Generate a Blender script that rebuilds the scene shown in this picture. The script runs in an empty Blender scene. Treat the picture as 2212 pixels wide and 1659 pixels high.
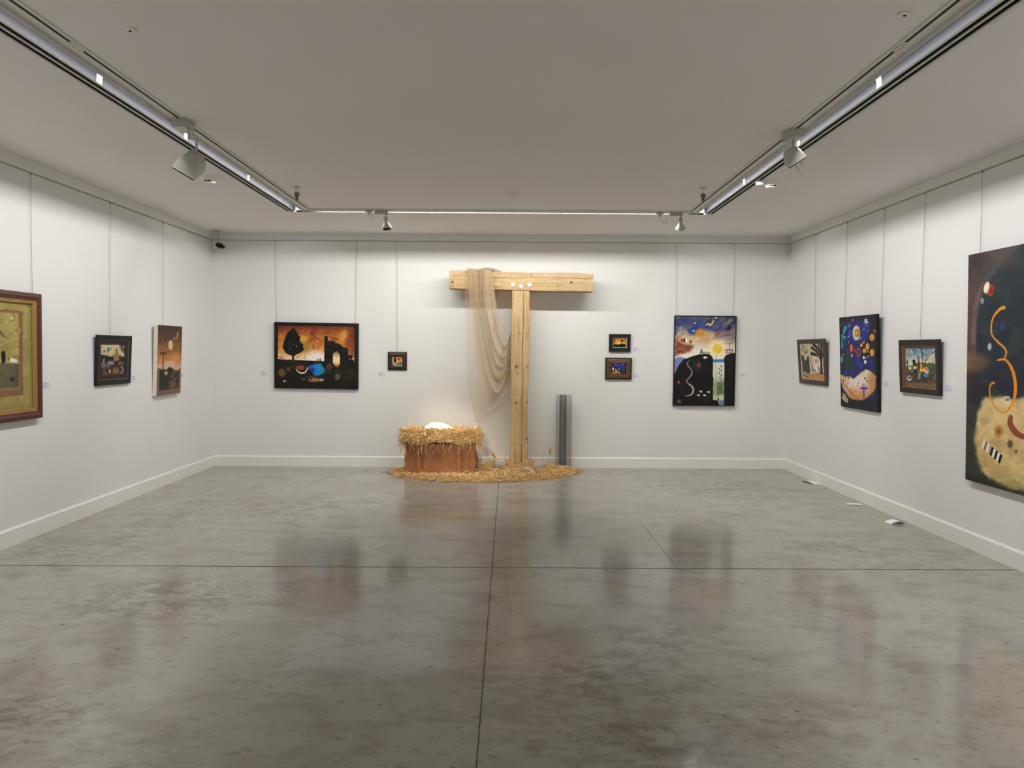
import bpy, math, random
import numpy as np
from mathutils import Vector, Matrix, Euler, Quaternion
random.seed(7)
RNG = np.random.default_rng(11)
scene = bpy.context.scene
COL = bpy.data.collections.new('gallery')
scene.collection.children.link(COL)

# room: x from XL to XR, back wall at YB, front wall behind the camera at YF
XL, XR, YB, YF, H = -3.817, 3.600, 9.571, -3.0, 3.0

# ------------------------------------------------------------------ colours
def lin(c):
    c = np.asarray(c, float)/255.0
    return np.where(c <= 0.04045, c/12.92, ((c+0.055)/1.055)**2.4)
def L4(c):
    l = lin(c); return (float(l[0]), float(l[1]), float(l[2]), 1.0)

# ------------------------------------------------------------------ node helpers
class NT:
    def __init__(s, name):
        s.m = bpy.data.materials.new(name); s.m.use_nodes = True
        s.t = s.m.node_tree; s.t.nodes.clear()
        s.out = s.t.nodes.new('ShaderNodeOutputMaterial')
    def n(s, typ, **k):
        nd = s.t.nodes.new(typ)
        for a, v in k.items(): setattr(nd, a, v)
        return nd
    def set(s, sock, v):
        if isinstance(v, bpy.types.NodeSocket): s.t.links.new(v, sock)
        else: sock.default_value = v
    def math(s, op, a, b=None, c=None, clamp=False):
        nd = s.n('ShaderNodeMath', operation=op); nd.use_clamp = clamp
        s.set(nd.inputs[0], a)
        if b is not None: s.set(nd.inputs[1], b)
        if c is not None: s.set(nd.inputs[2], c)
        return nd.outputs[0]
    def noise(s, vec, scale, detail=4, rough=0.55, dist=0.0):
        nd = s.n('ShaderNodeTexNoise'); s.set(nd.inputs['Vector'], vec)
        nd.inputs['Scale'].default_value = scale; nd.inputs['Detail'].default_value = detail
        nd.inputs['Roughness'].default_value = rough; nd.inputs['Distortion'].default_value = dist
        return nd.outputs[0]
    def scalev(s, vec, sc, loc=(0,0,0), rot=(0,0,0)):
        nd = s.n('ShaderNodeMapping'); s.set(nd.inputs['Vector'], vec)
        nd.inputs['Scale'].default_value = sc; nd.inputs['Location'].default_value = loc; nd.inputs['Rotation'].default_value = rot
        return nd.outputs[0]
    def mr(s, v, a, b, c=0.0, d=1.0, smooth=True):
        nd = s.n('ShaderNodeMapRange'); nd.interpolation_type = 'SMOOTHSTEP' if smooth else 'LINEAR'
        s.set(nd.inputs[0], v)
        for i, x in enumerate((a, b, c, d)): s.set(nd.inputs[1+i], x)
        return nd.outputs[0]
    def mix(s, f, a, b):
        nd = s.n('ShaderNodeMix', data_type='RGBA'); s.set(nd.inputs[0], f); s.set(nd.inputs[6], a); s.set(nd.inputs[7], b)
        return nd.outputs[2]
    def ramp(s, f, stops):
        nd = s.n('ShaderNodeValToRGB'); s.set(nd.inputs[0], f); e = nd.color_ramp.elements
        e[0].position, e[0].color = stops[0]; e[1].position, e[1].color = stops[1]
        for p, c in stops[2:]:
            x = e.new(p); x.color = c
        return nd.outputs[0]
    def pos(s): return s.n('ShaderNodeNewGeometry').outputs['Position']
    def obj(s): return s.n('ShaderNodeTexCoord').outputs['Object']
    def xyz(s, v):
        nd = s.n('ShaderNodeSeparateXYZ'); s.set(nd.inputs[0], v); return nd.outputs
    def bump(s, h, strength=0.2, dist=0.01):
        nd = s.n('ShaderNodeBump'); nd.inputs['Strength'].default_value = strength; nd.inputs['Distance'].default_value = dist
        s.set(nd.inputs['Height'], h); return nd.outputs[0]
    def bsdf(s, color, rough=0.6, metal=0.0, spec=0.5, normal=None, link=True, **k):
        p = s.n('ShaderNodeBsdfPrincipled')
        s.set(p.inputs['Base Color'], color); s.set(p.inputs['Roughness'], rough); s.set(p.inputs['Metallic'], metal)
        s.set(p.inputs['Specular IOR Level'], spec)
        if normal is not None: s.set(p.inputs['Normal'], normal)
        for a, v in k.items(): s.set(p.inputs[a.replace('_', ' ')], v)
        if link: s.t.links.new(p.outputs[0], s.out.inputs[0])
        return p
    def done(s, o=None):
        if o is not None: s.t.links.new(o, s.out.inputs[0])
        return s.m

def simple(name, c, rough=0.6, metal=0.0, spec=0.4, var=0.06, scale=25.0, bump=0.0, emit=None):
    t = NT(name); o = t.obj(); n = t.noise(o, scale, 3)
    c0 = L4(c); a = tuple(x*(1-var) for x in c0[:3])+(1,); b = tuple(min(1, x*(1+var)) for x in c0[:3])+(1,)
    col = t.mix(n, a, b)
    nm = t.bump(n, bump, 0.004) if bump else None
    p = t.bsdf(col, rough, metal, spec, nm)
    if emit:
        p.inputs['Emission Color'].default_value = L4(emit[0]); p.inputs['Emission Strength'].default_value = emit[1]
    return t.done()

# ------------------------------------------------------------------ materials
def mat_wall(name, c, sc=6.0):
    t = NT(name); p = t.pos(); n = t.noise(p, 1.3, 1)
    col = t.mix(n, L4(c), L4([x*0.98 for x in c]))
    d = t.n('ShaderNodeBsdfDiffuse'); t.set(d.inputs[0], col); return t.done(d.outputs[0])
M = {}
M['wall'] = mat_wall('wall_paint', (234, 234, 231))
M['ceiling'] = mat_wall('ceiling_paint', (240, 235, 233))
M['trim'] = simple('white_trim_paint', (238, 236, 231), 0.45, var=0.015, scale=4)
M['rail'] = simple('picture_rail_metal', (158, 153, 143), 0.5, 0.2)
M['white_metal'] = simple('white_enamel', (214, 212, 203), 0.4, var=0.02)
M['lamp_metal'] = simple('pale_grey_enamel', (180, 177, 168), 0.4, var=0.03)
M['lamp_white'] = simple('ivory_plastic', (236, 232, 220), 0.4, var=0.02)
M['dark_slot'] = simple('track_slot_dark', (34, 28, 21), 0.6)
M['black'] = simple('matt_black', (6, 6, 6), 0.7, spec=0.1)
M['black_gloss'] = simple('black_plastic', (12, 12, 12), 0.3)
M['reflector'] = simple('reflector_aluminium', (30, 30, 33), 0.6, 0.0, spec=0.05, var=0.05, scale=8)
M['reflector_back'] = simple('reflector_grey', (64, 64, 64), 0.7, spec=0.0)
M['rib'] = simple('trough_painted_glow', (20, 20, 20), 0.8, spec=0.0, emit=((255, 253, 248), 1.1))  # emission stands in for tube light falling on the joints and end caps
M['rib'].cycles.emission_sampling = 'NONE'
M['wire'] = simple('steel_wire', (146, 143, 136), 0.5, 0.3)
M['cord'] = simple('pale_cable', (178, 172, 158), 0.6)
M['brown_wood'] = simple('frame_mahogany', (84, 48, 36), 0.45, var=0.35, scale=60, bump=0.1)
M['gold'] = simple('frame_gilt', (168, 130, 76), 0.4, 0.3, var=0.2, scale=50)
M['black_frame'] = simple('frame_black', (24, 22, 21), 0.5, var=0.2)
M['black_frame2'] = simple('frame_ebony', (44, 37, 34), 0.55, var=0.2)
M['silver_line'] = simple('frame_silver_line', (84, 79, 70), 0.4, 0.2)
M['dark_ridge'] = simple('frame_dark_ridged', (58, 38, 36), 0.5, var=0.3, scale=90)
M['bronze'] = simple('frame_bronze', (118, 92, 66), 0.4, 0.3, var=0.25, scale=60)
M['taupe_frame'] = simple('frame_taupe', (76, 64, 58), 0.6, var=0.15)
M['brown_slip'] = simple('frame_brown_slip', (120, 90, 62), 0.5, var=0.15)
M['pale_edge'] = simple('mount_pale_edge', (216, 196, 172), 0.5)
M['paper'] = simple('white_card', (244, 243, 246), 0.7, var=0.01)
M['card'] = simple('label_card', (226, 222, 236), 0.6, var=0.01)
M['ink'] = simple('label_ink', (120, 112, 150), 0.7)
M['canvas_white'] = simple('primed_canvas_edge', (232, 224, 212), 0.8, var=0.06, scale=40)
M['canvas_dark'] = simple('painted_canvas_edge', (22, 20, 24), 0.7, var=0.2)
M['egg'] = simple('egg_shell_white', (250, 248, 244), 0.45, var=0.01)
M['pendant'] = simple('dull_grey_metal', (122, 117, 106), 0.5, 0.2)

def m_stone():
    t = NT('speckled_stone'); o = t.obj(); n = t.noise(o, 60, 6, .7); v = t.noise(o, 12, 3)
    c = t.ramp(n, [(0.3, L4((136, 126, 112))), (0.5, L4((190, 180, 166))), (0.7, L4((216, 208, 196)))])
    t.bsdf(t.mix(t.math('MULTIPLY', v, .4), c, L4((160, 146, 130))), .85, 0, .2, t.bump(n, .5, .01)); return t.done()
M['stone'] = m_stone()

def m_crate():
    t = NT('copper_brown_paint'); o = t.obj(); n = t.noise(o, 9, 5); f = t.noise(o, 70, 4)
    c = t.mix(t.mr(n, .3, .7), L4((162, 106, 68)), L4((182, 124, 82)))
    c = t.mix(t.mr(f, .62, .8, 0, .5), c, L4((150, 94, 62)))
    t.bsdf(c, .42, .0, .5, t.bump(f, .12, .003)); return t.done()
M['crate'] = m_crate()
M['copper'] = simple('worn_copper_latch', (206, 136, 88), .3, .6)

def m_wood(name, axis, knots, split):
    """axis: 0 grain along x, 2 grain along z; knots in metres in the beam's own front-face coordinates"""
    t = NT(name); o = t.obj(); x, y, z = t.xyz(o)
    st = (0.55, 3, 9) if axis == 0 else (9, 3, 0.55)
    w = t.noise(t.scalev(o, (1.6, 1.6, 1.6)), 1.5, 3)
    g = t.noise(t.scalev(o, st), 3.2, 6, .62, 1.2)
    g2 = t.noise(t.scalev(o, (st[0]*1.5, st[1]*6, st[2]*5) if axis == 0 else (st[0]*5, st[1]*6, st[2]*1.5)), 5.0, 5, .6)
    c = t.ramp(g, [(0.30, L4((158, 122, 80))), (0.46, L4((194, 164, 118))), (0.60, L4((208, 182, 140))), (0.75, L4((184, 148, 102)))])
    c = t.mix(t.mr(g2, .56, .74, 0, .55), c, L4((164, 112, 56)))
    hew = t.noise(t.scalev(o, (1.2, 2, 2.4) if axis == 0 else (2.4, 2, 1.2), rot=(0, .5, 0)), 7, 4, .6, 1.6)
    c = t.mix(t.mr(w, .35, .7, 0, .35), c, L4((204, 182, 144)))
    c = t.mix(t.mr(hew, .52, .64, 0, .22), c, L4((150, 106, 58)))
    a, b = (x, z)
    for kx, kz, r in knots:
        dx = t.math('MULTIPLY', t.math('SUBTRACT', a, kx), 1/r); dz = t.math('MULTIPLY', t.math('SUBTRACT', b, kz), 1/r)
        d = t.math('SQRT', t.math('ADD', t.math('MULTIPLY', dx, dx), t.math('MULTIPLY', dz, dz)))
        d = t.math('ADD', d, t.math('MULTIPLY', t.math('SUBTRACT', g2, .5), 2.2))
        c = t.mix(t.mr(d, .45, 1.25, .85, 0), c, L4((92, 62, 34)))
    hgt = t.math('ADD', g2, t.math('MULTIPLY', hew, 1.4))
    if split is not None:
        base, lo, hi = split
        along, across = (x, z) if axis == 0 else (z, x)
        wob = t.math('MULTIPLY', t.math('SUBTRACT', t.noise(t.scalev(o, (2, 2, 2)), 1.3, 3), .5), .014)
        d = t.math('ABSOLUTE', t.math('SUBTRACT', t.math('SUBTRACT', across, base), wob))
        m = t.mr(d, .0012, .0045, .85 if axis == 2 else .5, 0)
        m = t.math('MULTIPLY', m, t.math('MULTIPLY', t.mr(along, lo, lo+.05), t.mr(along, hi-.05, hi, 1, 0)))
        c = t.mix(m, c, L4((70, 44, 22)))
        hgt = t.math('SUBTRACT', hgt, m)
    t.bsdf(c, .55, 0, .35, t.bump(hgt, .5, .010)); return t.done()

def m_vcol(name, rough=.6, bump=.15, spec=.3, scale=90):
    t = NT(name); a = t.n('ShaderNodeAttribute'); a.attribute_name = 'paint'
    t.bsdf(a.outputs['Color'], rough, 0, spec); return t.done()
M['paint'] = m_vcol('oil_paint')
M['straw'] = m_vcol('straw_stalks', .65, 0, .25)

def m_net():
    t = NT('tan_scrim_net'); uv = t.n('ShaderNodeUVMap').outputs[0]
    wob = t.noise(uv, 35, 3)
    x, y, z = t.xyz(uv)
    def th(v, per, w):
        f = t.math('FRACT', t.math('ADD', t.math('MULTIPLY', v, 1/per), t.math('MULTIPLY', wob, 1.3)))
        return t.math('LESS_THAN', f, w)
    wd = t.mr(x, .10, .34, .15, .42)
    cov = t.math('MAXIMUM', th(x, .0065, wd), th(y, .0065, wd))
    edge = t.math('MAXIMUM', t.mr(x, .004, .006, 1, 0), t.mr(x, .992, .994, 0, 1))
    cov = t.math('MAXIMUM', cov, t.math('MULTIPLY', edge, .5))
    col = t.mix(t.noise(uv, 60, 2), L4((184, 160, 128)), L4((206, 184, 152)))
    p = t.bsdf(col, .9, 0, .1, link=False)
    tr = t.n('ShaderNodeBsdfTransparent'); mx = t.n('ShaderNodeMixShader')
    t.set(mx.inputs[0], cov); t.t.links.new(tr.outputs[0], mx.inputs[1]); t.t.links.new(p.outputs[0], mx.inputs[2])
    return t.done(mx.outputs[0])
M['net'] = m_net()
M['net_thread'] = simple('scrim_thread', (206, 178, 138), .9)
M['mesh_wire'] = simple('galvanised_wire', (134, 138, 133), .45, .5)
M['mesh_wire_dark'] = simple('galvanised_wire_dark', (116, 119, 113), .5, .4)
def m_clear():
    t = NT('clear_plastic'); p = t.bsdf(L4((225, 220, 210)), .2, 0, .5, link=False)
    tr = t.n('ShaderNodeBsdfTransparent'); mx = t.n('ShaderNodeMixShader'); mx.inputs[0].default_value = .45
    t.t.links.new(tr.outputs[0], mx.inputs[1]); t.t.links.new(p.outputs[0], mx.inputs[2]); return t.done(mx.outputs[0])
M['clear'] = m_clear()

def m_floor():
    t = NT('polished_concrete'); p = t.pos(); x, y, z = t.xyz(p)
    big = t.noise(p, .55, 2, .6, .6)
    mid = t.noise(t.scalev(p, (1, 1.6, 1), rot=(0, 0, .35)), 2.6, 3, .62, .5)
    fine = t.noise(t.scalev(p, (1, 2.2, 1), rot=(0, 0, .25)), 14, 3, .68, .4)
    grit = t.noise(p, 160, 1, .6)
    c = t.mix(t.mr(big, .35, .65), L4((160, 155, 146)), L4((169, 166, 159)))
    c = t.mix(t.mr(mid, .45, .70, 0, .6), c, L4((136, 127, 116)))
    c = t.mix(t.mr(fine, .54, .70, 0, .45), c, L4((108, 98, 86)))
    c = t.mix(t.mr(grit, .55, .8, 0, .15), c, L4((186, 181, 172)))
    # trodden, worn patches
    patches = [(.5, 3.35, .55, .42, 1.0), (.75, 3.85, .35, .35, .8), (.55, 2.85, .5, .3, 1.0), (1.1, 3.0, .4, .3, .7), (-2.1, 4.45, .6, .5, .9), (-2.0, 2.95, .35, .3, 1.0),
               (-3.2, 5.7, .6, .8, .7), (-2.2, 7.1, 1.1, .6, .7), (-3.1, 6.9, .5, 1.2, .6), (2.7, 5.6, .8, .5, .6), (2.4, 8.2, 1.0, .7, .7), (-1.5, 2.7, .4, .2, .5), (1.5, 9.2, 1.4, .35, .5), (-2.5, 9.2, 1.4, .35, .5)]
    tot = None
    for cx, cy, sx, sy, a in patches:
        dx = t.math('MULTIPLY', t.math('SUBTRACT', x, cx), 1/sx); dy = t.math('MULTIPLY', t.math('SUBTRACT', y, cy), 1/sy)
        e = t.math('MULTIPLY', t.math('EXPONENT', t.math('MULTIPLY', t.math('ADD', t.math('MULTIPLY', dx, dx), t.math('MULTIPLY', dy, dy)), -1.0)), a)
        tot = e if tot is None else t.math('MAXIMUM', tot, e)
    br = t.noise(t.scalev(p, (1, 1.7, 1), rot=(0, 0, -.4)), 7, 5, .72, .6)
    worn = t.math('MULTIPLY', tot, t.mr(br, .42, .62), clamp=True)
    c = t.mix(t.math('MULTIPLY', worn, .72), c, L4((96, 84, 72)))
    # small pits
    v = t.n('ShaderNodeTexVoronoi'); t.set(v.inputs['Vector'], t.scalev(p, (1, 1.5, 1))); v.inputs['Scale'].default_value = 6.0
    pit = t.math('MULTIPLY', t.mr(v.outputs['Distance'], .05, .09, 1, 0), t.mr(mid, .38, .5))
    c = t.mix(t.math('MULTIPLY', pit, .6), c, L4((60, 54, 46)))
    # scratches
    sc = t.noise(t.scalev(p, (12, .7, 1), rot=(0, 0, -.6)), 3, 1, .5)
    c = t.mix(t.mr(sc, .70, .74, 0, .10), c, L4((122, 115, 104)))
    # saw-cut joints
    wob = t.math('MULTIPLY', t.math('SUBTRACT', t.noise(p, 9, 1), .5), .006)
    d1 = t.math('ABSOLUTE', t.math('ADD', t.math('SUBTRACT', x, -.111), wob))
    d2 = t.math('ABSOLUTE', t.math('ADD', t.math('SUBTRACT', y, 5.125), wob))
    j1 = t.mr(d1, .001, .0040, 1, 0); j2 = t.mr(d2, .004, .010, 1, 0)
    halo = t.math('MULTIPLY', t.math('MAXIMUM', t.mr(d1, .0, .016, .5, 0), t.mr(d2, .0, .02, .4, 0)), t.mr(mid, .4, .6, .1, .5))
    dc = t.math('ABSOLUTE', t.math('SUBTRACT', t.math('SUBTRACT', x, 1.185), t.math('MULTIPLY', wob, .8)))
    cr = t.math('MULTIPLY', t.mr(dc, .001, .0035, .8, 0), t.math('MULTIPLY', t.mr(y, 4.78, 4.85), t.mr(y, 6.5, 6.56, 1, 0)))
    j = t.math('MAXIMUM', t.math('MAXIMUM', j1, j2), cr)
    c = t.mix(halo, c, L4((78, 70, 60))); c = t.mix(j, c, L4((30, 26, 21)))
    rough = t.math('ADD', t.mr(mid, .3, .75, .115, .16), t.math('ADD', t.math('MULTIPLY', worn, .10), t.math('MULTIPLY', j, .4)))
    t.bsdf(c, rough, 0, .35); return t.done()
M['floor'] = m_floor()

# ------------------------------------------------------------------ mesh builder
class MB:
    def __init__(s): s.v = []; s.f = []; s.mi = []; s.sm = []
    def add(s, vs, fs, mi=0, smooth=False):
        b = len(s.v); s.v += [tuple(map(float, p)) for p in vs]
        for f in fs: s.f.append(tuple(b+i for i in f)); s.mi.append(mi); s.sm.append(smooth)
        return s
    def box(s, a, b, mi=0):
        x0, y0, z0 = a; x1, y1, z1 = b
        return s.hexa([(x0,y0,z0),(x1,y0,z0),(x1,y1,z0),(x0,y1,z0),(x0,y0,z1),(x1,y0,z1),(x1,y1,z1),(x0,y1,z1)], mi)
    def hexa(s, v, mi=0):
        return s.add(v, [(0,3,2,1),(4,5,6,7),(0,1,5,4),(1,2,6,5),(2,3,7,6),(3,0,4,7)], mi)
    def quad(s, a, b, c, d, mi=0): return s.add([a, b, c, d], [(0,1,2,3)], mi)
    def tube(s, pts, r, n=8, mi=0, caps=True, smooth=True):
        P = [Vector(p) for p in pts]; k = len(P)
        rs = r if isinstance(r, (list, tuple)) else [r]*k
        vs = []; prev = None
        for i, p in enumerate(P):
            d = (P[min(i+1, k-1)]-P[max(i-1, 0)]).normalized()
            if prev is None:
                u = d.orthogonal().normalized()
            else:
                u = (prev - d*prev.dot(d)); u = u.normalized() if u.length > 1e-6 else d.orthogonal().normalized()
            prev = u; w = d.cross(u)
            for j in range(n):
                a = 2*math.pi*j/n; vs.append(p+(u*math.cos(a)+w*math.sin(a))*rs[i])
        fs = [(i*n+j, i*n+(j+1)%n, (i+1)*n+(j+1)%n, (i+1)*n+j) for i in range(k-1) for j in range(n)]
        if caps: fs += [tuple(range(n))[::-1], tuple((k-1)*n+j for j in range(n))]
        return s.add(vs, fs, mi, smooth)
    def lathe(s, prof, n=24, c=(0,0,0), mi=0, mat=None, smooth=True, cap=True):
        vs = []
        for r, z in prof:
            for j in range(n):
                a = 2*math.pi*j/n; p = Vector((r*math.cos(a), r*math.sin(a), z))
                if mat is not None: p = mat @ p
                vs.append(p+Vector(c))
        k = len(prof)
        fs = [(i*n+j, i*n+(j+1)%n, (i+1)*n+(j+1)%n, (i+1)*n+j) for i in range(k-1) for j in range(n)]
        if cap: fs += [tuple(range(n))[::-1], tuple((k-1)*n+j for j in range(n))]
        return s.add(vs, fs, mi, smooth)
    def build(s, name, mats, parent=None, bevel=0.0, loc=None, sharp=math.radians(35)):
        me = bpy.data.meshes.new(name); me.from_pydata(s.v, [], s.f)
        for m in (mats if isinstance(mats, (list, tuple)) else [mats]): me.materials.append(m)
        me.polygons.foreach_set('material_index', s.mi); me.polygons.foreach_set('use_smooth', s.sm); me.update()
        if any(s.sm): me.set_sharp_from_angle(angle=sharp)
        o = bpy.data.objects.new(name, me); COL.objects.link(o)
        if parent: o.parent = parent
        if loc: o.location = loc
        if bevel:
            b = o.modifiers.new('bevel', 'BEVEL'); b.width = bevel; b.segments = 2; b.limit_method = 'ANGLE'
        return o

def np_mesh(name, V, F, mat, parent=None, col=None, uv=None, smooth=False):
    V = np.asarray(V, np.float32); F = np.asarray(F, np.int32); k = F.shape[1]
    me = bpy.data.meshes.new(name)
    me.vertices.add(len(V)); me.vertices.foreach_set('co', V.ravel())
    me.loops.add(F.size); me.loops.foreach_set('vertex_index', F.ravel())
    me.polygons.add(len(F)); me.polygons.foreach_set('loop_start', np.arange(0, F.size, k, dtype=np.int32))
    me.polygons.foreach_set('use_smooth', np.full(len(F), smooth))
    me.update(calc_edges=True); me.validate()
    if col is not None:
        a = me.color_attributes.new('paint', 'FLOAT_COLOR', 'POINT')
        c = np.ones((len(V), 4), np.float32); c[:, :3] = col; a.data.foreach_set('color', c.ravel())
    if uv is not None:
        u = me.uv_layers.new(name='UVMap'); u.data.foreach_set('uv', np.asarray(uv, np.float32)[F.ravel()].ravel())
    me.materials.append(mat)
    o = bpy.data.objects.new(name, me); COL.objects.link(o)
    if parent: o.parent = parent
    return o

def tag(o, label=None, cat=None, group=None, kind=None):
    if label: o['label'] = label
    if cat: o['category'] = cat
    if group: o['group'] = group
    if kind: o['kind'] = kind
    return o
def thing(name, label, cat, loc=(0,0,0), rot=(0,0,0), group=None):
    o = bpy.data.objects.new(name, None); COL.objects.link(o); o.empty_display_size = .1
    o.location = loc; o.rotation_euler = rot; return tag(o, label, cat, group)
def struct(o): o['kind'] = 'structure'; return o
def dup(root, loc, rot=None, label=None):
    r = root.copy(); COL.objects.link(r); r.location = loc
    if rot is not None: r.rotation_euler = rot
    if label: r['label'] = label
    for ch in root.children:
        c = ch.copy(); COL.objects.link(c); c.parent = r
        for g in ch.children:
            d = g.copy(); COL.objects.link(d); d.parent = c
    return r

# ------------------------------------------------------------------ painter: colours computed per vertex of a fine canvas mesh
def vnoise(x, y, seed):
    r = np.random.default_rng(seed); T = r.random((64, 64))
    xi = np.floor(x).astype(int); yi = np.floor(y).astype(int); fx = x-xi; fy = y-yi
    fx = fx*fx*(3-2*fx); fy = fy*fy*(3-2*fy)
    g = lambda a, b: T[a % 64, b % 64]
    return (g(xi, yi)*(1-fx)+g(xi+1, yi)*fx)*(1-fy)+(g(xi, yi+1)*(1-fx)+g(xi+1, yi+1)*fx)*fy
def fbm(x, y, seed, oct=4):
    s = 0; a = .5; t = 0
    for i in range(oct):
        s = s+a*vnoise(x*2**i+i*7.3, y*2**i+i*3.1, seed+i); t += a; a *= .55
    return s/t
def catmull(pts, n=10):
    P = [np.array(p, float) for p in pts]; o = []
    for i in range(len(P)-1):
        a = P[max(i-1, 0)]; b = P[i]; c = P[i+1]; d = P[min(i+2, len(P)-1)]
        for k in range(n):
            t = k/n; o.append(.5*((2*b)+(c-a)*t+(2*a-5*b+4*c-d)*t*t+(3*b-a-3*c+d)*t**3))
    o.append(P[-1]); return np.array(o)
def sstep(a, b, x):
    t = np.clip((x-a)/(b-a+1e-9), 0, 1); return t*t*(3-2*t)

class Art:
    """sketch units: quad = the four corners (tl, tr, br, bl) of the canvas in the sketch the motif was drawn on"""
    def __init__(s, quad, nu, nv, base=(120, 120, 120)):
        s.nu, s.nv = nu, nv
        u, v = np.meshgrid(np.linspace(0, 1, nu), np.linspace(0, 1, nv)); s.u, s.v = u, v
        q = [np.array(p, float) for p in quad]
        P = [(q[0][k]*(1-u)+q[1][k]*u)*(1-v)+(q[3][k]*(1-u)+q[2][k]*u)*v for k in (0, 1)]
        s.X, s.Y = P; s.rgb = np.zeros(u.shape+(3,))+np.array(base, float)
        s.rough = 0
    def put(s, m, col, a=1.0):
        m = (m*a)[..., None]; s.rgb = s.rgb*(1-m)+np.array(col, float)*m
    def grad(s, stops, m=None, by='Y'):
        T = s.Y if by == 'Y' else s.X
        c = np.stack([np.interp(T, [p for p, _ in stops], [q[k] for _, q in stops]) for k in range(3)], -1)
        m = np.ones_like(T) if m is None else m
        s.rgb = s.rgb*(1-m[..., None])+c*m[..., None]
    def cloud(s, col, sc, lo, hi, seed, a=1.0, m=None, st=(1, 1), rot=0.0):
        x = s.X*math.cos(rot)+s.Y*math.sin(rot); y = -s.X*math.sin(rot)+s.Y*math.cos(rot)
        n = sstep(lo, hi, fbm(x/sc/st[0], y/sc/st[1], seed))
        s.put(n if m is None else n*m, col, a)
    def el(s, cx, cy, rx, ry, col=None, soft=3.0, rot=0.0, a=1.0, ring=None):
        x = s.X-cx; y = s.Y-cy; c, q = math.cos(rot), math.sin(rot)
        d = np.sqrt(((x*c+y*q)/rx)**2+((-x*q+y*c)/ry)**2); r = min(rx, ry)
        m = 1-sstep(1-soft/r*.5, 1+soft/r*.5, d)
        if ring is not None: m = m*sstep(1-(ring+soft)/r, 1-ring/r, d)
        if col is not None: s.put(m, col, a)
        return m
    def pmask(s, pts, soft=3.0, rough=0.0, seed=3, rs=14.0):
        P = np.array(pts, float); pad = soft*3+rough*2+4
        box = (s.X > P[:, 0].min()-pad) & (s.X < P[:, 0].max()+pad) & (s.Y > P[:, 1].min()-pad) & (s.Y < P[:, 1].max()+pad)
        out = np.zeros_like(s.X); x = s.X[box]; y = s.Y[box]
        if not len(x): return out
        if rough:
            x = x+(fbm(x/rs, y/rs, seed, 3)-.5)*2*rough; y = y+(fbm(x/rs+9, y/rs+5, seed+9, 3)-.5)*2*rough
        d = np.full(len(x), 1e9); ins = np.zeros(len(x), bool)
        for i in range(len(P)):
            a = P[i]; b = P[(i+1) % len(P)]; e = b-a; L = e@e+1e-9
            t = np.clip(((x-a[0])*e[0]+(y-a[1])*e[1])/L, 0, 1)
            d = np.minimum(d, (x-a[0]-t*e[0])**2+(y-a[1]-t*e[1])**2)
            if a[1] != b[1]:
                ins ^= ((a[1] > y) != (b[1] > y)) & (x < (b[0]-a[0])*(y-a[1])/(b[1]-a[1])+a[0])
        d = np.sqrt(d); d = np.where(ins, d, -d)
        out[box] = sstep(-soft, soft, d); return out
    def poly(s, pts, col, soft=3.0, a=1.0, rough=0.0, seed=3, rs=14.0):
        m = s.pmask(pts, soft, rough, seed, rs); s.put(m, col, a); return m
    def line(s, pts, w, col, soft=2.5, a=1.0, smooth=True):
        C = catmull(pts, 8) if (smooth and len(pts) > 2) else np.array(pts, float)
        ws = np.interp(np.linspace(0, 1, len(C)), np.linspace(0, 1, len(w)), w) if isinstance(w, (list, tuple)) else np.full(len(C), float(w))
        pad = ws.max()+soft*2
        box = (s.X > C[:, 0].min()-pad) & (s.X < C[:, 0].max()+pad) & (s.Y > C[:, 1].min()-pad) & (s.Y < C[:, 1].max()+pad)
        x = s.X[box]; y = s.Y[box]; m = np.zeros(len(x)); out = np.zeros_like(s.X)
        if not len(x): return out
        for i in range(len(C)-1):
            p = C[i]; e = C[i+1]-p; L = e@e+1e-9
            t = np.clip(((x-p[0])*e[0]+(y-p[1])*e[1])/L, 0, 1)
            d = np.sqrt((x-p[0]-t*e[0])**2+(y-p[1]-t*e[1])**2); ww = (ws[i]*(1-t)+ws[i+1]*t)/2
            m = np.maximum(m, 1-sstep(ww-soft/2, ww+soft/2, d))
        out[box] = m; s.put(out, col, a); return out
    def dots(s, pts, rx, ry, col, soft=3, a=1.0):
        for p in pts: s.el(p[0], p[1], rx, ry, col, soft, 0, a)
    def letters(s, txt, x, y, h, w, col, soft=2.0):
        G = {'A': [[(0,1),(.4,0),(.8,1)], [(.18,.6),(.64,.6)]], 'B': [[(0,1),(0,0),(.5,.1),(.5,.4),(0,.48),(.6,.6),(.6,.9),(0,1)]],
             'n': [[(0,1),(0,.5)], [(0,.62),(.3,.5),(.5,.65),(.5,1)]], 'a': [[(.5,.55),(.15,.55),(0,.8),(.2,1),(.5,.85)], [(.5,.5),(.5,1)]],
             '.': [[(0,.95),(.12,1)]]}
        for ch in txt:
            for st in G.get(ch, []): s.line([(x+p*h*.75, y+q*h) for p, q in st], w, col, soft, 1, False)
            x += h*(.72 if ch != '.' else .3)
    def mottle(s, amt=.10, sc=20, seed=50):
        n = fbm(s.X/sc, s.Y/sc, seed)-.5; s.rgb = s.rgb*(1+n[..., None]*2*amt)
    def mesh(s, name, w, h, yoff, mat, parent, gain=1.0):
        x = (s.u-.5)*w; z = (.5-s.v)*h
        V = np.stack([x, np.full_like(x, yoff), z], -1).reshape(-1, 3)
        i = np.arange(s.nu*s.nv).reshape(s.nv, s.nu)
        F = np.stack([i[1:, :-1], i[1:, 1:], i[:-1, 1:], i[:-1, :-1]], -1).reshape(-1, 4)
        c = np.clip(lin(np.clip(s.rgb, 0, 255))*gain, 0, .95).reshape(-1, 3)
        return np_mesh(name, V, F, mat, parent, c)
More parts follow.
